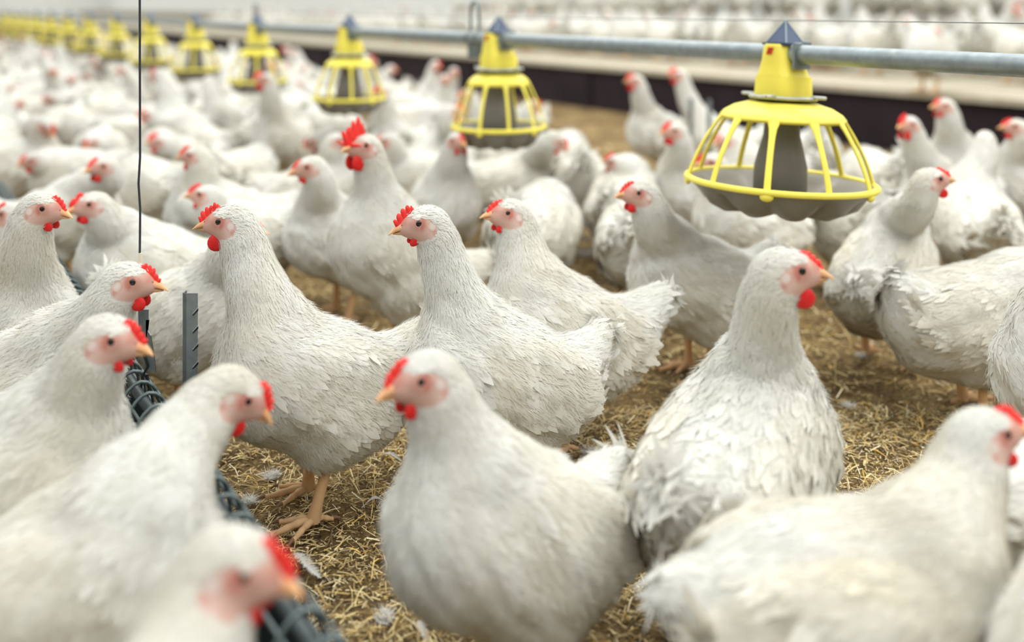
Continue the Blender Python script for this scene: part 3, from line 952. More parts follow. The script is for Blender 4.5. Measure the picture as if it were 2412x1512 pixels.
# ------------------------------------------------------------------ feeder line
GALV = A(*lin(168, 178, 180)); YEL = A(*lin(250, 234, 92)); GREYP = A(*lin(134, 130, 120)); CAP = A(*lin(70, 86, 116)); SILVER = A(*lin(196, 198, 192))
PIPE_Z = 0.618
def build_pipe():
    g = Geo()
    P = [house(W_FEED, b, PIPE_Z) for b in np.linspace(-1.5, 33, 60)]
    tube(g, P, 0.0168, GALV * .8, 20)
    o = link('feed_pipe', g.mesh('feed_pipe', M_GALV))
    o['label'] = 'long galvanised auger pipe carrying the yellow pan feeders'; o['category'] = 'pipe'
    g = Geo()
    P = [house(W_FEED + 0.004 * math.sin(b), b, PIPE_Z + 0.058 + 0.002 * math.sin(b * 2.1)) for b in np.linspace(-1.5, 20, 50)]
    tube(g, P, 0.0011, A(*lin(150, 150, 146)), 6)
    o = link('shock_wire', g.mesh('shock_wire', M_GALV))
    o['label'] = 'thin anti-perch wire strung above the feeder pipe'; o['category'] = 'wire'
build_pipe()

def pan_parts():
    """Feeder in its own frame: z = 0 at the pipe axis, X across the pipe, Y along it."""
    d = {}
    rim = 0.162; zr = -0.226; zd = -0.112; nsp = 10; off = math.radians(-90 - 20)
    g = Geo(); d['pan'] = (g, M_PLASTIC)
    def wob(a, pr):
        k = np.clip((-0.236 - pr[:, 1:2]) / 0.03, 0, 1) * np.clip((pr[:, 0:1] - 0.05) / 0.05, 0, 1)
        lob = np.abs(np.sin(a * 5)) ** 0.5
        return -0.016 * k * (1 - lob), 0.016 * k * (1 - lob)
    prof = [(0.162, zr), (0.154, zr - .010), (0.147, -0.245), (0.132, -0.266), (0.108, -0.278), (0.07, -0.279), (0.0, -0.279)]
    lathe(g, prof, GREYP, 84, wob=wob)
    inner = [(0.155, zr), (0.148, zr - .006), (0.140, -0.243), (0.126, -0.262), (0.104, -0.272), (0.07, -0.273), (0.0, -0.273)]
    lathe(g, inner, GREYP * 1.25, 84, wob=wob)
    g = Geo(); d['feed_cone'] = (g, M_PLASTIC)
    lathe(g, [(0.028, -0.075), (0.030, -0.11), (0.032, -0.145), (0.040, -0.175), (0.046, -0.20), (0.047, -0.252), (0.0, -0.255)], GREYP * 0.75, 36)
    g = Geo(); d['grill'] = (g, M_PLASTIC)
    lathe(g, [(0.032, -0.083), (0.060, -0.0865), (0.085, -0.094), (0.102, -0.104), (0.109, zd), (0.1085, zd - .006), (0.100, zd - .003), (0.085, -0.100), (0.060, -0.093), (0.032, -0.089)], YEL, 60)
    a = np.linspace(0, 2 * math.pi, 73)
    tube(g, np.stack([rim * np.cos(a), rim * np.sin(a), 0 * a + zr], -1), 0.0068, YEL, 12, cap=False, flat=0.8)
    for k in range(nsp):
        t = off + k * 2 * math.pi / nsp
        s = np.linspace(0, 1, 9)
        r_ = 0.1065 + (rim - 0.1065) * (0.62 * s + 0.38 * np.sin(s * math.pi / 2))
        z_ = zd - 0.002 + (zr - zd) * (s * 0.86 + 0.14 * s * s)
        wv = 0.0048 + 0.0062 * np.exp(-s * 9) + 0.001 * s
        P = np.stack([r_ * math.cos(t), r_ * math.sin(t), z_], -1)
        tn = A(-math.sin(t), math.cos(t), 0)
        T = nrows(np.gradient(P, axis=0)); B = np.cross(T, tn)
        ang = np.linspace(0, 2 * math.pi, 10, endpoint=False)
        ring = np.cos(ang)[None, :, None] * tn[None, None] * wv[:, None, None] + np.sin(ang)[None, :, None] * B[:, None, :] * 0.0032
        V = (P[:, None] + ring).reshape(-1, 3)
        nn = (np.cos(ang)[None, :, None] * tn + 1.6 * np.sin(ang)[None, :, None] * B[:, None, :]).reshape(-1, 3)
        i = np.arange(8)[:, None] * 10; j = np.arange(10)[None]
        g.add(V, nn, YEL, q=np.stack([i + j, i + (j + 1) % 10, i + 10 + (j + 1) % 10, i + 10 + j], -1).reshape(-1, 4))
    for k in range(nsp // 2):                      # latch lugs under the ring
        t = off + (k + 0.5) * 4 * math.pi / nsp
        Rk = np.stack([A(math.cos(t), math.sin(t), 0), A(-math.sin(t), math.cos(t), 0), A(0, 0, 1)])
        ellipsoid(g, A(rim * math.cos(t), rim * math.sin(t), zr - 0.007), Rk, A(0.006, 0.012, 0.008), YEL, 10, 7)
    g = Geo(); d['neck'] = (g, M_PLASTIC)
    def block(prof, col):
        """Rounded rectangular tower: rows (z, half x, half y, centre x)."""
        rings = []
        ang = np.linspace(0, 2 * math.pi, 32, endpoint=False)
        for z, hx, hy, cx in prof:
            c, s_ = np.cos(ang), np.sin(ang)
            k = (np.abs(c) ** 5 + np.abs(s_) ** 5) ** (-1 / 5)
            rings.append(np.stack([cx + hx * c * k, hy * s_ * k, 0 * c + z], -1))
        V = np.array(rings); m = len(V)
        du = np.roll(V, -1, 1) - np.roll(V, 1, 1); dv = np.gradient(V, axis=0)
        n = np.cross(du, dv)
        cc = np.mean(V, axis=1, keepdims=True)
        n = n * np.where((n * (V - cc)).sum(-1, keepdims=True) < 0, -1, 1)
        i = np.arange(m - 1)[:, None] * 32; j = np.arange(32)[None]
        g.add(V.reshape(-1, 3), n.reshape(-1, 3), col, q=np.stack([i + j, i + (j + 1) % 32, i + 32 + (j + 1) % 32, i + 32 + j], -1).reshape(-1, 4))
        g.add(np.vstack([V[-1], V[-1].mean(0)[None]]), np.tile(A(0, 0, 1), (33, 1)), col, t=[[q_, (q_ + 1) % 32, 32] for q_ in range(32)])
    block([(-0.076, .042, .040, 0), (-0.042, .041, .038, 0), (-0.038, .036, .035, -.002), (-0.012, .033, .026, -.004), (0.012, .031, .022, -.006), (0.0165, .028, .019, -.006)], YEL)
    g = Geo(); d['badge'] = (g, M_PLASTIC)
    for k in (0, 1):                               # two slanted red bars
        y0 = 0.001 - 0.0065 * k
        v = [A(-.0392, y0 + dy + sl, z) for dy, sl, z in ((.0048, .002, -.002), (0, .002, -.002), (0, -.002, .010), (.0048, -.002, .010))]
        w = [p_ + A(.004, 0, 0) for p_ in v]
        g.add(np.array(v), np.tile(A(-1, 0, 0), (4, 1)), A(*lin(206, 60, 30)), q=[[0, 1, 2, 3]])
        for e in range(4):
            q_ = np.array([v[e], v[(e + 1) % 4], w[(e + 1) % 4], w[e]])
            g.add(q_, np.tile(unit(q_.mean(0) - np.mean(v + w, 0)), (4, 1)), A(*lin(206, 60, 30)), q=[[0, 1, 2, 3]])
    g = Geo(); d['clamp_plate'] = (g, M_GALV)
    lathe(g, [(0.0, -0.074), (0.058, -0.074), (0.061, -0.077), (0.058, -0.081), (0.0, -0.081)], SILVER, 40)
    lathe(g, [(0.0, -0.081), (0.046, -0.081), (0.046, -0.085), (0.0, -0.0853)], A(*lin(60, 60, 58)), 40)
    for k in range(4):
        t = math.radians(20 + 90 * k)
        c = A(0.064 * math.cos(t), 0.064 * math.sin(t), -0.0745)
        Rk = np.stack([A(math.cos(t), math.sin(t), 0), A(-math.sin(t), math.cos(t), 0), A(0, 0, 1)])
        aa = np.linspace(0, 2 * math.pi, 17)
        tube(g, c + (np.stack([0.012 * np.cos(aa), 0.008 * np.sin(aa), 0 * aa], -1) @ Rk), 0.0028, SILVER, 8, cap=False)
    g = Geo(); d['saddle'] = (g, M_GALV)
    for sx in (-1, 1):                             # grey clips that hold the pipe
        pass
    tube(g, [A(0, 0.024, 0), A(0, 0.036, 0)], 0.0205, GALV * 0.9, 20)
    tube(g, [A(0, -0.036, 0), A(0, -0.024, 0)], 0.0205, GALV * 0.9, 20)
    box(g, (-0.030, -0.026, 0.0145), (0.030, 0.026, 0.0185), A(*lin(70, 82, 96)))
    for sy in (-1, 1):
        ellipsoid(g, A(0.022, sy * 0.03, 0.019), np.eye(3), A(0.010, 0.008, 0.006), A(*lin(110, 116, 116)), 10, 7)
    box(g, (-.021, -.040, -.026), (.021, -.036, .019), GALV * .7)
    g = Geo(); d['cap'] = (g, M_PLASTIC)
    base = [A(-.023, -.023, .019), A(.023, -.023, .019), A(.023, .023, .019), A(-.023, .023, .019)]; ap = A(0, 0, .060)
    for k in range(4):
        p0, p1 = base[k], base[(k + 1) % 4]
        n = unit(np.cross(p1 - p0, ap - p0))
        g.add(np.array([p0, p1, ap]), np.tile(n, (3, 1)), CAP * 1.0, t=[[0, 1, 2]])
        tube(g, [p0, ap], 0.0014, A(*lin(150, 164, 178)), 6)
    box(g, (-.023, -.023, .015), (.023, .023, .0192), CAP)
    g = Geo(); d['ring_clip'] = (g, M_GALV)
    t = math.radians(-28)
    Rk = np.stack([A(math.cos(t), math.sin(t), 0), A(-math.sin(t), math.cos(t), 0), A(0, 0, 1)])
    box(g, (-0.006, -0.011, -0.012), (0.009, 0.011, 0.004), SILVER * .8, R=Rk, o=A(rim * math.cos(t), rim * math.sin(t), zr - 0.004))
    return d

def build_feeders():
    ordn = ['large yellow pan feeder closest to the camera, hanging from the pipe on the right',
            'yellow pan feeder hanging beside the wire hanger loop, second along the pipe',
            'blurred yellow pan feeder with dark cap, third along the pipe',
            'blurred yellow pan feeder, fourth along the pipe above a red-combed hen',
            'blurred yellow pan feeder, fifth along the pipe, just right of the cable',
            'small blurred yellow pan feeder, sixth along the pipe, just left of the cable',
            'small blurred yellow pan feeder, seventh along the pipe',
            'tiny blurred yellow pan feeder, eighth along the pipe']
    parts = pan_parts()
    proto = None
    b0, stp = None, None
    spots = FEEDER_B
    for i, b in enumerate(spots):
        lab = ordn[i] if i < len(ordn) else 'tiny hazy yellow pan feeder at the far left end of the line'
        loc = house(W_FEED, b, PIPE_Z)
        if proto is None:
            proto = root('pan_feeder', loc, YAW, lab, 'feeder', 'pan feeders along the pipe')
            made = {}
            for k, (g, m) in parts.items():
                if g.k: made[k] = link(k, g.mesh('feeder_' + k, m), made.get({'badge': 'neck', 'ring_clip': 'grill'}.get(k), proto))
            proto.rotation_euler = (0, math.radians(3.0), YAW)   # the pan nearest the camera hangs a little crooked
        else:
            c = copy_tree(proto)
            c.location = loc
            c.rotation_euler = (0, 0, YAW)
            c['label'] = lab
            for ch in c.children:                  # the others in the line hold narrower pans
                if ch.name.split('.')[0] in ('pan', 'grill'):
                    ch.scale = (0.74, 0.74, 1)
    # hanger loops over the pipe
    for i, b in enumerate(HANGER_B):
        g = Geo()
        s = np.linspace(0, math.pi, 15)
        arc = [A(0, 0.021, -0.03), A(0, 0.021, 0.02)] + [A(0, 0.021 * math.cos(t), 0.075 + 0.024 * math.sin(t)) for t in s] + [A(0, -0.021, 0.02), A(0, -0.021, -0.03)]
        tube(g, arc, 0.0042, A(*lin(132, 146, 146)), 10)
        r = root('pipe_hanger', house(W_FEED, b, PIPE_Z), YAW, ['galvanised wire hanger loop over the pipe beside the second feeder', 'blurred hanger loop over the pipe at the fourth feeder'][i], 'hanger', 'hanger loops over the feeder pipe')
        link('loop', g.mesh('hanger_loop', M_GALV), r)
        g = Geo()
        tube(g, [A(0, -0.026, 0), A(0, -0.016, 0)], 0.0195, A(*lin(120, 132, 132)), 18)
        tube(g, [A(0, 0.016, 0), A(0, 0.026, 0)], 0.0195, A(*lin(120, 132, 132)), 18)
        box(g, (-0.006, -0.028, -0.052), (0.006, 0.028, -0.020), A(*lin(120, 132, 132)))
        link('clamp', g.mesh('hanger_clamp', M_GALV), r)
FEEDER_B = [1.19 + 0.95 * i for i in range(14)]
HANGER_B = [2.26, 4.06]
build_feeders()

# ------------------------------------------------------------------ chain feeder trough with wire grill, its cable and post
DG = A(*lin(104, 116, 118))
def build_trough():
    r = root('feed_trough', house(W_TROUGH, 1.4, 0), YAW, 'long dark chain feeder trough under a grill of wire arches', 'feed trough')
    L0, L1 = -1.2, 1.7
    g = Geo()
    prof = [(-.036, .150), (-.032, .105), (-.024, .085), (.024, .085), (.032, .105), (.036, .150)]
    for (x0, z0), (x1, z1) in zip(prof[:-1], prof[1:]):
        n = unit(A(z1 - z0, 0, -(x1 - x0)))
        for e in (0, 0.0016):
            v = np.array([A(x0, L0, z0), A(x1, L0, z1), A(x1, L1, z1), A(x0, L1, z0)]) - n * e
            g.add(v, np.tile(n if e else -n, (4, 1)), DG * 0.55, q=[[0, 1, 2, 3]])
    for sx in (-1, 1):
        tube(g, [A(sx * .036, L0, .15), A(sx * .036, L1, .15)], 0.003, DG, 8)
    link('trough', g.mesh('feed_trough', M_GALV), r)
    g = Geo()
    tube(g, [A(0, b, 0.196) for b in np.linspace(L0, L1, 12)], 0.0065, DG * 0.5, 12)
    link('ridge_tube', g.mesh('ridge_tube', M_GALV), r)
    g = Geo()
    k = 0
    for b in np.arange(L0 + .02, L1, 0.044):
        s = np.linspace(0, math.pi, 13)
        P = [A(.038, b + .004, .128)] + [A(.036 * math.cos(t) * (1 - .15 * math.sin(t)), b, .152 + .064 * math.sin(t)) for t in s] + [A(-.038, b - .004, .128)]
        tube(g, P, 0.0024, A(*lin(108, 120, 120)), 6)
    for sx, z in ((-.032, .182), (.032, .182), (-.036, .165), (.036, .165), (-.020, .200), (.020, .200), (-.038, .145), (.038, .145)):
        tube(g, [A(sx, L0, z), A(sx, L1, z)], 0.002, A(*lin(104, 116, 116)), 6)
    link('wire_grill', g.mesh('wire_grill', M_GALV), r)
    # standing support post
    p = house(W_TROUGH + .105, 1.36, 0)
    P0 = A(-.425, 1.29, 0)
    r = root('support_post', tuple(P0), 0, 'notched galvanised steel post standing upright between the hens', 'post')
    g = Geo(); top = 0.323; w = 0.0195; c = GALV * 0.62
    box(g, (-w / 2 + .004, -.0008, -0.005), (w / 2, .0008, top), c)
    box(g, (-w / 2, -.001, -0.005), (-w / 2 + .0016, .011, top + .0005), c * .7, R=np.stack([unit(A(1, .0, 0)), A(0, 1, 0), A(0, 0, 1)]))
    box(g, (-w / 2 + .0002, -.0012, -0.005), (-w / 2 + .0045, .0006, top), c * 0.6)
    bar = link('angle_bar', g.mesh('angle_bar', M_GALV), r)
    g = Geo()
    for k in range(7):
        z = top - .026 - k * .0235
        v = np.array([A(w / 2 - .006, -.0013, z - .004), A(w / 2 + .0014, -.0013, z + .003), A(w / 2 + .0012, -.0013, z + .0065), A(w / 2 - .006, -.0013, z - .0005)])
        g.add(v, np.tile(A(0, -1, 0), (4, 1)), A(*lin(34, 38, 40)), q=[[0, 1, 2, 3]])
        tube(g, [A(w / 2 - .006, -.0016, z - .001), A(w / 2 + .0008, -.0016, z + .007)], 0.0007, GALV * 1.3, 5)
    link('adjusting_notch', g.mesh('adjusting_notch', M_GALV), bar)
    for x, h, lab in ((.642, .375, 'left'), (.708, .372, 'right')):
        c = copy_tree(r)
        c.location = (x, 3.5, h - .323); c.scale = (.72, .72, 1)
        c['label'] = 'thin dark steel post before the dark board, the ' + lab + ' of two'
        c['group'] = 'thin posts before the dark board'
    # hanging cable with stay bracket
    cx, cy = -.4975, 1.305
    r = root('hanging_cable', (cx, cy, 0), 0, 'thin dark vertical cable with a sheet-metal stay bracket at its foot', 'cable')
    g = Geo()
    tube(g, [A(0, 0, 2.6), A(0, 0, .72), A(0.0004, 0, .50), A(-.0016, 0, .465), A(.0006, 0, .43), A(0, 0, .37), A(.0008, 0, .300)], 0.0016, A(*lin(52, 56, 60)), 8)
    cab = link('cable', g.mesh('cable', M_CABLE), r)
    g = Geo()
    tube(g, [A(.0006, 0, .372), A(.001, 0, .350)], 0.0026, A(*lin(220, 214, 190)), 8)
    link('whipping', g.mesh('whipping', M_STRAW), cab)
    g = Geo()
    out = [(-.002, .297), (.0125, .297), (.0125, .283), (.0085, .283), (.0085, .272), (.0150, .262), (.0205, .228), (.0215, .213), (.008, .216), (.002, .245), (-.001, .27)]
    o_ = np.array([A(x, -.0012, z) for x, z in out]); b_ = o_ + A(0, .0024, 0)
    ctr = A(.009, 0, .252)
    for V, n in ((o_, -1), (b_, 1)):
        V2 = np.vstack([V, (ctr + A(0, n * .0012, 0))[None]])
        g.add(V2, np.tile(A(0, n, 0), (len(V2), 1)), GALV * 0.55, t=[[i, (i + 1) % len(out), len(out)] for i in range(len(out))])
    for i in range(len(out)):
        j = (i + 1) % len(out)
        v = np.array([o_[i], o_[j], b_[j], b_[i]]); g.add(v, np.tile(unit((o_[i] + o_[j]) / 2 - ctr), (4, 1)), GALV * .6, q=[[0, 1, 2, 3]])
    brk = link('stay_bracket', g.mesh('stay_bracket', M_GALV), r)
    g = Geo()
    tube(g, [A(.004, -.002, .262), A(.006, -.003, .24), A(.012, -.003, .222), A(.004, 0, .208), A(.001, 0, .185), A(.008, 0, .172), A(.012, 0, .19), A(.010, 0, .21)], 0.0018, A(*lin(58, 62, 62)), 8)
    link('wire_hook', g.mesh('wire_hook', M_GALV), brk)
    # low metal tray at the right edge
    r = root('metal_tray', (1.44, 2.62, 0), math.radians(12), 'low blue-grey metal tray with dark underside at the right edge', 'tray')
    g = Geo(); box(g, (-.10, -.05, .002), (.12, .05, .022), A(*lin(40, 42, 48)))
    link('base', g.mesh('tray_base', M_DARK), r)
    g = Geo()
    v = [A(-.055, -.04, .022), A(.12, -.04, .022), A(.12, .0, .062), A(-.03, .0, .062)]
    w = [p_ + A(0, .05, 0) if p_[2] < .03 else p_ + A(0, .02, 0) for p_ in v]
    for f_ in ((0, 1, 2, 3),):
        g.add(np.array([v[k] for k in f_]), np.tile(unit(A(0, -.7, .7)), (4, 1)), A(*lin(118, 130, 140)), q=[[0, 1, 2, 3]])
        g.add(np.array([w[k] for k in f_]), np.tile(unit(A(0, .7, .3)), (4, 1)), A(*lin(118, 130, 140)), q=[[0, 1, 2, 3]])
    for k in range(4):
        g.add(np.array([v[k], v[(k + 1) % 4], w[(k + 1) % 4], w[k]]), np.tile(A(0, 0, 1) if k == 2 else A(-1 if k == 3 else 1, 0, .1), (4, 1)), A(*lin(110, 122, 132)), q=[[0, 1, 2, 3]])
    link('lid', g.mesh('tray_lid', M_GALV), r)
build_trough()
QMUL = 1.0

# ------------------------------------------------------------------ hens close enough to know one by one: x, y, heading, head centre, gaze, size
HENS = [
    (-0.299, 0.6, 6, (-0.192, 0.685, 0.31), -8, 1, 0.0048, 'white hen closest to the camera, only its red-combed head rising at the bottom left', None, dict(seed=31, bp=12, bz=0.165, comb=1.1, wattle=1.0, hpitch=13)),
    (-0.399, 0.885, 8, (-0.278, 0.985, 0.312), 14, 0.97, 0.0048, 'big white hen stooping its head to the right over the wire feeder grill', None, dict(seed=32, bp=26, comb=1.0, wattle=1.25, dirt=0.1, hpitch=37)),
    (-0.554, 1.06, 12, (-0.432, 1.05, 0.345), -8, 1, 0.0048, 'white hen in right profile with pale blurred beak beside the hanging bracket', None, dict(seed=33, comb=1.0, wattle=0.7, hpitch=9)),
    (-0.651, 1.33, -30, (-0.494, 1.258, 0.348), 2, 1, 0.0048, 'white hen in right profile whose comb meets the foot of the hanging cable', None, dict(seed=34, comb=0.9, wattle=1.1, hpitch=5)),
    (-0.821, 1.6, -45, (-0.722, 1.5, 0.392), -5, 1, 0.0048, 'white hen at the left edge looking right with a pale yellow beak', None, dict(seed=35, comb=0.8, wattle=0.8, hpitch=7)),
    (-1.103, 2, 124, (-0.99, 1.937, 0.289), 172, 1, 0.006, 'hen cut off by the left edge showing only red comb and face', None, dict(seed=36, comb=1.0, wattle=1.2, hpitch=1)),
    (-0.275, 1.365, 212, (-0.391, 1.354, 0.403), 184, 1, 0.0048, 'upright white hen with large red wattles standing on both pink feet beside the notched post', None, dict(seed=1, bp=25, comb=1.15, wattle=1.35, footyaw=-6, hpitch=1)),
    (-0.543, 1.68, -14, (-0.449, 1.6, 0.331), 10, 0.98, 0.0055, 'white hen behind the notched post, its head hidden behind the upright hen', None, dict(seed=37, dirt=0.15, hpitch=-5)),
    (-0.018, 1.405, 208, (-0.124, 1.376, 0.397), 198, 1, 0.0048, 'white hen with thin spiky comb and tiny wattle standing in the middle of the flock', None, dict(seed=38, bp=30, bz=0.172, nk=0.93, comb=1.2, wattle=0.55, dirt=0.12, pts=5, hpitch=5)),
    (0.082, 1.58, 200, (-0.004, 1.581, 0.366), 203, 1, 0.0048, 'white hen looking left just behind the middle hen, fluffy tail sticking out right', None, dict(seed=39, bp=28, comb=0.9, wattle=0.65, tl=1.15, dirt=0.15, hpitch=-7)),
    (-0.005, 0.995, 222, (-0.087, 0.947, 0.342), 214, 0.99, 0.0048, 'plump white hen in the front centre with pinkish comb and soft red wattles', None, dict(seed=40, bp=32, bz=0.166, comb=1.05, wattle=1.0, tl=0.9, tail=30, cream=0.4, dirt=0.4, hpitch=5)),  # dirt raised here to paint in the shade on the lower breast
    (0.259, 1.12, 58, (0.31, 1.11, 0.401), 2, 1.1, 0.0048, 'tall white hen in right profile on the right side, large red wattle', None, dict(seed=41, nk=0.88, bz=0.155, bp=16, comb=0.75, wattle=1.25, dirt=0.4, tl=0.85, tail=38, fluff=0.4, hpitch=0)),
    (0.292, 0.85, 2, (0.433, 0.897, 0.309), 8, 0.98, 0.0048, 'large blurred white hen stretching its neck right at the lower right', None, dict(seed=42, comb=1.0, wattle=0.8, bp=10, cream=0.9, dirt=0.15, tl=0.5, tail=14, hpitch=-7)),
    (0.586, 1.05, 35, (0.703, 1.12, 0.1), 20, 1, 0.0055, 'white hen cut off by the right edge behind the stretching hen', None, dict(seed=43, dirt=0.3, bp=0, bz=0.158, hpitch=50)),
    (0.508, 0.72, 170, (0.589, 0.8, 0.271), 150, 1, 0.007, 'pale blurred back of a hen in the bottom right corner', None, dict(seed=44, hpitch=-5)),
    (0.353, 1.85, 203, (0.23, 1.74, 0.368), 192, 1, 0.0052, 'white hen with red wattles looking left, third row right of centre', None, dict(seed=45, comb=0.85, wattle=0.9, dirt=0.1, hpitch=-5)),
    (0.788, 1.68, 10, (0.979, 1.7, 0.299), 0, 1, 0.0052, 'white hen with upright tail and bare legs, head beyond the right edge', None, dict(seed=46, bp=8, bz=0.168, dirt=0.25, tail=58, tailw=0.8, tl=0.7, hpitch=-5)),
    (0.734, 1.92, 52, (0.769, 1.798, 0.382), 4, 1, 0.0055, 'greyish hen with dirty rear stretching its head beside the large pan feeder', None, dict(seed=47, tl=0.6, dirt=0.5, comb=0.9, wattle=1.0, nk=0.95, hpitch=-7)),
    (0.818, 1.36, 172, (0.783, 1.33, 0.41), 120, 1, 0.006, 'hen at the right edge with only its cream breast showing', None, dict(seed=48, dirt=0.3, hpitch=-15)),
    (-0.719, 1.95, 200, (-0.792, 1.841, 0.329), 222, 1, 0.0055, 'white hen left of the cable facing the camera with two-pointed comb', None, dict(seed=49, comb=1.0, wattle=0.9, pts=2, hpitch=3)),
    (-1.112, 2.4, 8, (-0.971, 2.32, 0.322), 232, 1, 0.006, 'blurred hen on the left turning its red face back over pale shoulders', None, dict(seed=50, comb=1.0, wattle=1.0, hpitch=-1)),
    (-0.711, 2.42, 203, (-0.766, 2.369, 0.341), 184, 1, 0.006, 'blurred white hen in left profile right of the cable, red wattle', None, dict(seed=51, comb=1.0, wattle=1.1, hpitch=-1)),
    (-0.644, 2.24, 182, (-0.65, 2.079, 0.3), 184, 0.98, 0.0055, 'white hen lowering its pale orange beak left, behind the large-wattled hen', None, dict(seed=52, comb=1.0, wattle=0.5, bp=10, hpitch=-7)),
    (-1.135, 3.3, 225, (-1.139, 3.171, 0.264), 205, 1, 0.007, 'blurred hen left of centre with long red comb, beside the cable', None, dict(seed=53, comb=1.5, wattle=1.3, hpitch=-7)),
    (-1.332, 3, 183, (-1.431, 2.922, 0.244), 215, 1, 0.007, 'blurred hen stooping left with a dull red face near the left edge', None, dict(seed=54, bp=4, comb=0.8, hpitch=10)),
    (-0.225, 1.93, 206, (-0.285, 1.882, 0.431), 226, 1.06, 0.0052, 'young cockerel with high upright red comb, big red wattles and a red nose peg', None, dict(seed=55, nk=0.88, width=0.85, bp=46, bz=0.195, tail=12, rooster=True, comb=1.0, wattle=1.7, bar=True, cat='cockerel', name='cockerel', hpitch=-7)),
    (-0.379, 2.21, 222, (-0.431, 2.082, 0.36), 206, 1, 0.0055, 'white hen with small pink comb and thin legs, left of the tall cockerel', None, dict(seed=56, comb=0.6, wattle=0.7, dirt=0.12, hpitch=7)),
    (-0.563, 2.78, 15, (-0.496, 2.759, 0.323), -2, 1, 0.0065, 'blurred hen looking right just left of the tall cockerel', None, dict(seed=57, comb=0.9, wattle=0.8, hpitch=-5)),
    (-0.29, 2.95, 200, (-0.366, 2.88, 0.307), 190, 1, 0.0065, 'blurred hen with lowered pink face right behind the tall cockerel', None, dict(seed=58, bp=6, comb=0.7, wattle=0.6, hpitch=9)),
    (-0.245, 3.3, 60, (-0.195, 3.167, 0.36), 12, 1.06, 0.0065, 'blurred hen raising its red head against the second feeder ring', None, dict(seed=59, comb=1.3, wattle=1.5, hpitch=-7)),
    (-0.179, 2.6, -78, (-0.138, 2.469, 0.363), -62, 1, 0.0055, 'white hen facing the camera below the second feeder, pale pink face', None, dict(seed=60, comb=0.8, wattle=1.0, hpitch=-1)),
    (-0.014, 2.85, 25, (0.126, 2.78, 0.323), 10, 1, 0.0065, 'blurred hen with dirty brownish belly under the second feeder', None, dict(seed=61, dirt=0.7, bp=5, hpitch=40)),
    (0.055, 2.25, 68, (0.097, 2.38, 0.232), 60, 1.04, 0.006, 'blurred hen seen from behind with raised pointed tail, centre', None, dict(seed=62, tail=50, bp=10, dirt=0.15, hpitch=40)),
    (0.209, 2.85, 85, (0.231, 3.05, 0.167), 80, 1, 0.0065, 'blurred hen seen from behind pecking, tail up, beside the dark board', None, dict(seed=63, bp=0, tail=48, dirt=0.15, hpitch=60)),
    (0.298, 2.62, 70, (0.284, 2.62, 0.282), 150, 1, 0.0065, 'blurred hen with pinkish ear turned away behind the third-row hen', None, dict(seed=64, hpitch=-10)),
    (0.286, 2.2, 78, (0.339, 2.3, 0.198), 60, 1, 0.006, 'blurred hen pecking with dark foot behind the third-row hen', None, dict(seed=65, bp=4, dirt=0.3, hpitch=50)),
    (0.561, 2.32, 204, (0.464, 2.271, 0.338), 196, 1, 0.006, 'hen with red comb and wattle looking left, left of the large feeder', None, dict(seed=66, comb=1.1, wattle=1.3, hpitch=-3)),
    (0.83, 2.42, 105, (0.887, 2.62, 0.151), 100, 1, 0.006, 'blurred white hen feeding directly below the large pan feeder', None, dict(seed=67, bp=5, tail=45, dirt=0.2, hpitch=55)),
    (0.519, 2.75, 215, (0.441, 2.641, 0.365), 200, 1, 0.0065, 'blurred hen looking left with red comb, second left of the large feeder', None, dict(seed=68, comb=1.2, wattle=1.2, hpitch=-3)),
    (1.118, 2.35, 80, (1.187, 2.45, 0.368), 70, 1.02, 0.006, 'blurred hen with brownish dirty rear right of the large feeder', None, dict(seed=69, dirt=0.75, hpitch=5)),
    (1.437, 3.05, 195, (1.316, 2.972, 0.399), 196, 1.06, 0.0065, 'blurred hen with raised head before the dark board, right of the large feeder', None, dict(seed=70, comb=0.9, wattle=0.9, hpitch=-7)),
    (1.172, 2.62, 205, (1.033, 2.542, 0.395), 214, 1, 0.0065, 'blurred hen with bright red comb behind the bars of the large feeder', None, dict(seed=71, comb=1.5, wattle=1.5, hpitch=-3)),
    (1.475, 2.75, 170, (1.396, 2.7, 0.369), 170, 1, 0.0065, 'blurred hen at the right edge before the dark board', None, dict(seed=72, hpitch=-5)),
    (0.6, 3.9, 200, (0.485, 3.822, 0.413), 200, 1.05, 0.008, 'blurred hen with red comb standing against the dark board', None, dict(seed=73, comb=1.3, wattle=1.4, hpitch=-7)),
    (0.789, 3.75, 178, (0.646, 3.771, 0.438), 190, 1.02, 0.008, 'blurred hen with tail raised right, standing along the dark board', None, dict(seed=74, comb=1.4, wattle=1.2, hpitch=-9)),
    (0.755, 3.05, 188, (0.662, 3.021, 0.29), 200, 1, 0.007, 'blurred white hen between the dark board and the large feeder', None, dict(seed=75, comb=0.8, hpitch=5)),
    (-0.056, 3.6, 30, (0.069, 3.6, 0.337), 20, 1, 0.008, 'blurred hen seen through the bars of the second feeder', None, dict(seed=76, tail=55, hpitch=-5)),
    (-0.83, 3, 70, (-0.837, 3.1, 0.091), 80, 1, 0.007, 'blurred hen seen from behind with peaked back, right of the cable', None, dict(seed=77, bp=0, tail=46, dirt=0.1, hpitch=60)),
    (-1.036, 2.8, 150, (-1.142, 2.9, 0.218), 150, 1, 0.006, 'blurred pale back of a hen resting behind the cable', None, dict(seed=78, bp=6, hpitch=-5)),
    (-1.216, 3.75, 165, (-1.365, 3.671, 0.298), 205, 1, 0.008, 'blurred hen with a dull red face crossing behind the cable', None, dict(seed=79, comb=0.8, hpitch=-7)),
    (-1.604, 3.9, 185, (-1.609, 3.77, 0.217), 190, 1, 0.008, 'blurred hen pecking the litter, dull red head low, left of the cable', None, dict(seed=80, bp=-2, hpitch=50)),
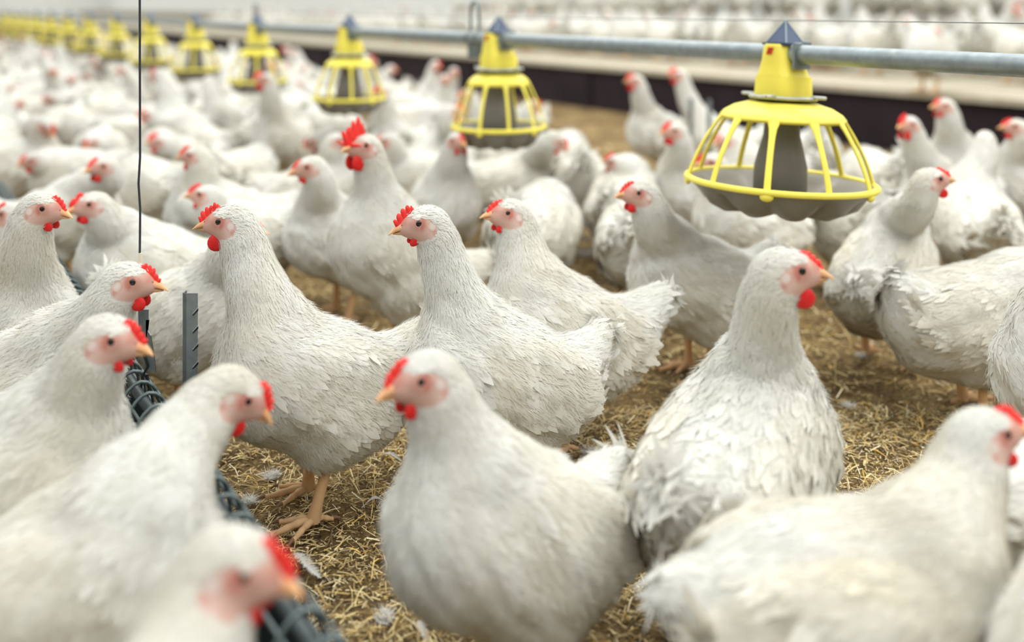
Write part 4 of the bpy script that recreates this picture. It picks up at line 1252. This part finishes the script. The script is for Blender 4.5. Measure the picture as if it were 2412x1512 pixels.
    (-1.622, 3.2, 10, (-1.512, 3.171, 0.319), -20, 1, 0.008, 'blurred hen bowing its head right beside the left edge', None, dict(seed=81, bp=4, hpitch=45)),
    (-0.882, 3.75, 255, (-0.914, 3.622, 0.433), 210, 1.05, 0.008, 'blurred hen with red comb under the fourth feeder', None, dict(seed=82, comb=1.4, wattle=1.4, hpitch=-7)),
    (-1.028, 4, 95, (-1.009, 4.1, 0.144), 90, 1, 0.008, 'blurred grey-bellied hen seen from behind under the fourth feeder', None, dict(seed=83, dirt=0.5, hpitch=15)),
    (-0.541, 3.4, 160, (-0.689, 3.4, 0.239), 190, 1, 0.008, 'blurred plump hen feeding below the third feeder', None, dict(seed=84, dirt=0.2, bp=6, hpitch=40)),
    (1.055, 3.4, 75, (1.117, 3.55, 0.126), 70, 1, 0.007, 'blurred hen seen from behind through the left bars of the large feeder', None, dict(seed=90, bp=0, tail=50, hpitch=60)),
    (1.102, 2.95, 100, (1.138, 3.1, 0.185), 110, 1, 0.007, 'blurred hen pecking, seen through the right bars of the large feeder', None, dict(seed=91, bp=0, tail=52, hpitch=60)),
    (0.166, 3.35, 62, (0.213, 3.4, 0.239), 60, 1, 0.008, 'blurred hen with pointed tail right of the second feeder', None, dict(seed=92, bp=2, tail=56, tl=1.2, hpitch=50)),
    (1.968, 4.6, 215, (2.073, 4.769, 0.579), 240, 1, 0.008, 'slat hen with bright red face turned to the camera at the upper right', None, dict(seed=93, comb=1.3, wattle=1.6, z=0.3, dirt=0.1, hpitch=-5)),
]

# feathers lying on the litter: x, y, turn, length, down, label
FEATHERS = [
    (-0.263, 1.222, -0.9, 0.075, False, 'large curled white feather with bare quill on the litter at the lower left'),
    (-0.193, 1.367, 0.5, 0.034, False, 'slim curved white feather beside the front centre hen'),
    (-0.371, 1.380, 1.2, 0.02, True, 'grey-white down tuft beside the toes of the upright hen'),
    (-0.358, 1.454, 0.2, 0.022, True, 'white fluff on the straw behind the toes of the upright hen'),
    (0.122, 1.528, 1.3, 0.026, True, 'white down tuft right of the bare foot in the centre'),
    (-0.187, 1.495, -0.4, 0.04, False, 'flat white feather on the straw left of the front centre hen'),
    (-0.148, 1.128, 0.4, 0.022, True, 'white fluff on the litter under the front centre hen'),
    (-0.103, 1.101, -1.2, 0.045, False, 'white feather at the bottom edge below the front centre hen'),
    (-0.154, 1.264, 0.8, 0.018, False, 'tiny white feather left of the front centre hen'),
    (-0.132, 1.235, 0.8, 0.016, False, 'tiny white feather touching the belly of the front centre hen'),
    (0.189, 1.132, 0.1, 0.028, True, 'grey fluff beside the toe at the bottom right of centre'),
    (0.590, 1.709, 0.6, 0.02, True, 'white down tuft right of the tall hen in profile'),
    (0.693, 1.935, 0.6, 0.018, True, 'pale down tuft left of the orange legs on the right'),
    (0.495, 1.509, 2, 0.022, False, 'small white feather on the straw behind the stretching hen'),
    (0.203, 2.766, 0.3, 0.05, True, 'white fluff on the open litter left of the third-row hen'),
]

for (x, y, ph, head, gaze, sc, q, label, group, kw) in HENS:
    kw = dict(kw)
    z = kw.pop('z', 0.0)
    put_hen(x, y, z, ph, head, gaze, sc, q * QMUL, label, group, **kw)

# ------------------------------------------------------------------ the rest of the flock, blurred by distance
POSES = [  # local head centre, gaze, options
    ((.125, .01, .385), 10, dict(bp=20, hpitch=4)), ((.12, .03, .37), 60, dict(bp=18, hpitch=6)), ((.12, -.03, .375), -70, dict(bp=18, hpitch=4)),
    ((.16, .01, .31), 15, dict(bp=10, hpitch=8)), ((.18, -.02, .25), -10, dict(bp=6, hpitch=20)), ((.21, .02, .085), 5, dict(bp=-4, hpitch=50, tail=50)),
    ((.20, -.03, .07), -12, dict(bp=-6, hpitch=55, tail=46)), ((.21, .05, .06), 20, dict(bp=-2, hpitch=55, dirt=.4)), ((.14, .0, .35), -20, dict(bp=14, dirt=.4)),
    ((.19, .02, .20), 20, dict(bp=4, hpitch=40, tail=50)), ((.12, 0, .40), 0, dict(bp=24, comb=1.4, wattle=1.3)), ((.13, -.02, .33), -35, dict(bp=12, fluff=.5, tail=52)),
]
FAR = [hen_one_mesh(h, math.radians(g), 0.0105, seed=200 + i, **dict(dict(comb=.6, wattle=.5), **o)) for i, (h, g, o) in enumerate(POSES)]

def hull(x, y, a, k=1.0):
    """Plan outline of a hen as discs along its back."""
    return [(x + math.cos(a) * d * k, y + math.sin(a) * d * k, r * k) for d, r in ((0, .090), (.075, .080), (-.085, .076), (-.16, .052))]
taken = []
for h in HENS:
    taken += hull(h[0], h[1], math.radians(h[2]), h[5]) + [(h[3][0], h[3][1], .04)]
pans = [tuple(house(W_FEED, b)[:2]) for b in FEEDER_B]
def px_of(x, y):
    return 1206 + 2300 * x / y
rc = np.random.default_rng(21)
crowd = []
def fill(n, a0, a1, b0, b1, z, tag, test):
    T = np.array([t for t in taken]) if z == 0 else np.zeros((0, 3))
    for _ in range(n):
        a = a0 + (a1 - a0) * rc.random(); b = b0 + (b1 - b0) * rc.random()
        p = house(a, b)
        if p[1] < 1 or not -30 < px_of(p[0], p[1]) < 2440 or not test(a, b, p): continue
        hd = rc.random() * 2 * math.pi
        if tag == 'slat' and rc.random() < .6: hd = math.radians(20 + 110 * rc.random())      # most face away to the nests
        k = int(rc.integers(len(POSES)))
        if tag == 'slat' and rc.random() < .75: k = (3, 4, 5, 6, 8, 9, 11)[int(rc.integers(7))]
        hx, hy = POSES[k][0][:2]
        D = np.array(hull(p[0], p[1], hd, 1.13) + [(p[0] + hx * math.cos(hd) - hy * math.sin(hd), p[1] + hx * math.sin(hd) + hy * math.cos(hd), .052)])
        if z == 0 and min((p[0] - q[0]) ** 2 + (p[1] - q[1]) ** 2 for q in pans) < 0.05: continue
        if len(T) and (np.hypot(T[:, None, 0] - D[None, :, 0], T[:, None, 1] - D[None, :, 1]) < T[:, None, 2] + D[None, :, 2]).any(): continue
        crowd.append((p[0], p[1], z, tag, hd, k))
        T = np.vstack([T, D])
fill(26000, -6.8, 2.7, 1.5, 17, 0.0, 'floor', lambda a, b, p: 3.15 < p[1] < 13 and px_of(p[0], p[1]) < 1260)
fill(22000, W_SLAT + 0.72, W_SLAT + 2.7, -1.0, 22, SLAT_Z, 'slat', lambda a, b, p: p[1] < 17)
fill(9000, W_SLAT + 3.32, W_SLAT + 3.86, -1.0, 20, SLAT_Z + 0.26, 'slat', lambda a, b, p: p[1] < 15)
crowd.sort(key=lambda c: c[1])
cap = 300 - len(HENS)
proto_far = [None] * len(FAR)
far_geo = Geo()
for i, (x, y, z, tag, hd, k) in enumerate(crowd):
    s_ = (1.0 if tag == 'slat' else .96) + 0.08 * rc.random()
    if i >= cap: break
    if proto_far[k] is None:
        o = proto_far[k] = link('hen', FAR[k])
    else:
        o = proto_far[k].copy(); scene.collection.objects.link(o)
    o.location = (x, y, z); o.rotation_euler = (0, 0, hd); o.scale = (s_,) * 3
    o['category'] = 'hen'
    if tag == 'slat':
        o['label'] = 'white hen in the blurred crowd standing on the raised slats behind the pipe'
        o['group'] = 'hens crowding the raised slats'
    else:
        o['label'] = 'hazy white hen in the distant crowd on the litter below the small feeders'
        o['group'] = 'hens in the distant crowd'
rest = crowd[cap:]
print('CROWD', len(crowd), 'rest', len(rest), 'faces', sum(len(m.polygons) * m.users for m in bpy.data.meshes), sum(len(m.polygons) for m in bpy.data.meshes))
rest = rest[:260]
lows = None
if rest:
    lows = [hen_geo(h, math.radians(g), 0.016, seed=300 + i, bare=True, **o) for i, (h, g, o) in enumerate(POSES)]
    for (x, y, z, tag, hd, k) in rest:
        R = np.array([[math.cos(hd), math.sin(hd), 0], [-math.sin(hd), math.cos(hd), 0], [0, 0, 1]])
        for nm, gg in lows[k].items():
            if nm in ('body', 'comb', 'tail', 'wattle'):
                t_ = Geo(); t_.merge(gg)
                t_.v = [v @ R + A(x, y, z) for v in t_.v]; t_.n = [n @ R for n in t_.n]
                far_geo.merge(t_)
    o = link('hen_crowd', far_geo.mesh('hen_crowd', M_PLUME), kind='stuff')
    o['label'] = 'farthest hens melting into a white crowd'; o['category'] = 'hens'

# ------------------------------------------------------------------ moulted feathers on the litter
def feather(name, x, y, rz, ln, label, down=False, group='loose feathers on the litter', curve=0.25):
    g = Geo(); r = np.random.default_rng(int(abs(x * 991 + y * 577) * 10))
    if down:
        n = 260
        a = r.random(n) * 2 * math.pi; el = 0.25 + 0.8 * r.random(n)
        d = np.stack([np.cos(a) * np.cos(el), np.sin(a) * np.cos(el), np.sin(el) * .7], -1)
        P = 0.004 * r.standard_normal((n, 3)) * A(1, 1, .3) * (ln / .02)
        N_ = nrows(np.cross(d, r.standard_normal((n, 3))))
        wisps(g, P + A(0, 0, .004), N_, d, ln * (0.25 + .8 * r.random(n) ** 1.5), np.full(n, .0006), np.zeros(n), np.tile(A(*lin(240, 239, 234)), (n, 1)))
        for n_ in range(len(g.n)): g.n[n_] = np.tile(A(0, 0, 1), (len(g.n[n_]), 1)) + .3 * nrows(g.v[n_])
    else:
        s = np.linspace(0, 1, 26)
        th = curve * (s - .3) * 2
        C = np.stack([ln * (s - .5), ln * curve * (s - .5) ** 2 * 1.6, 0.005 + 0.010 * np.sin(s * math.pi) ** 1], -1)
        tube(g, C, 0.0007 * (1.2 - s), A(*lin(232, 226, 208)), 6)
        T, N_, B = frames(C)
        for k in range(4, 25):
            for sd in (-1, 1):
                for j in range(3):
                    w = ln * 0.17 * math.sin(min(1, (s[k] - .1) * 1.15) * math.pi) ** .6 * (0.75 + .4 * r.random())
                    lat = unit(np.cross(A(0, 0, 1), T[k])) * sd
                    d = unit(lat + T[k] * 0.8 + A(0, 0, .35 * r.random()))
                    p = C[k] + T[k] * (j * ln / 75)
                    wisps(g, p[None], A(0, 0, 1)[None], d[None], A(w), A(.0009), A(.1), A(*lin(234, 234, 230))[None])
    o = link(name, g.mesh(name, M_PLUME)); o.location = (x, y, float(ground_height(np.array(x), np.array(y))) - 0.003); o.rotation_euler = (0, 0, rz)
    o['label'] = label; o['category'] = 'feather'; o['group'] = group
    return o
for x, y, rz, ln, dn, lab in FEATHERS:
    feather('feather', x, y, rz, ln, lab, dn)


del far_geo, lows, FAR
import gc
gc.collect()
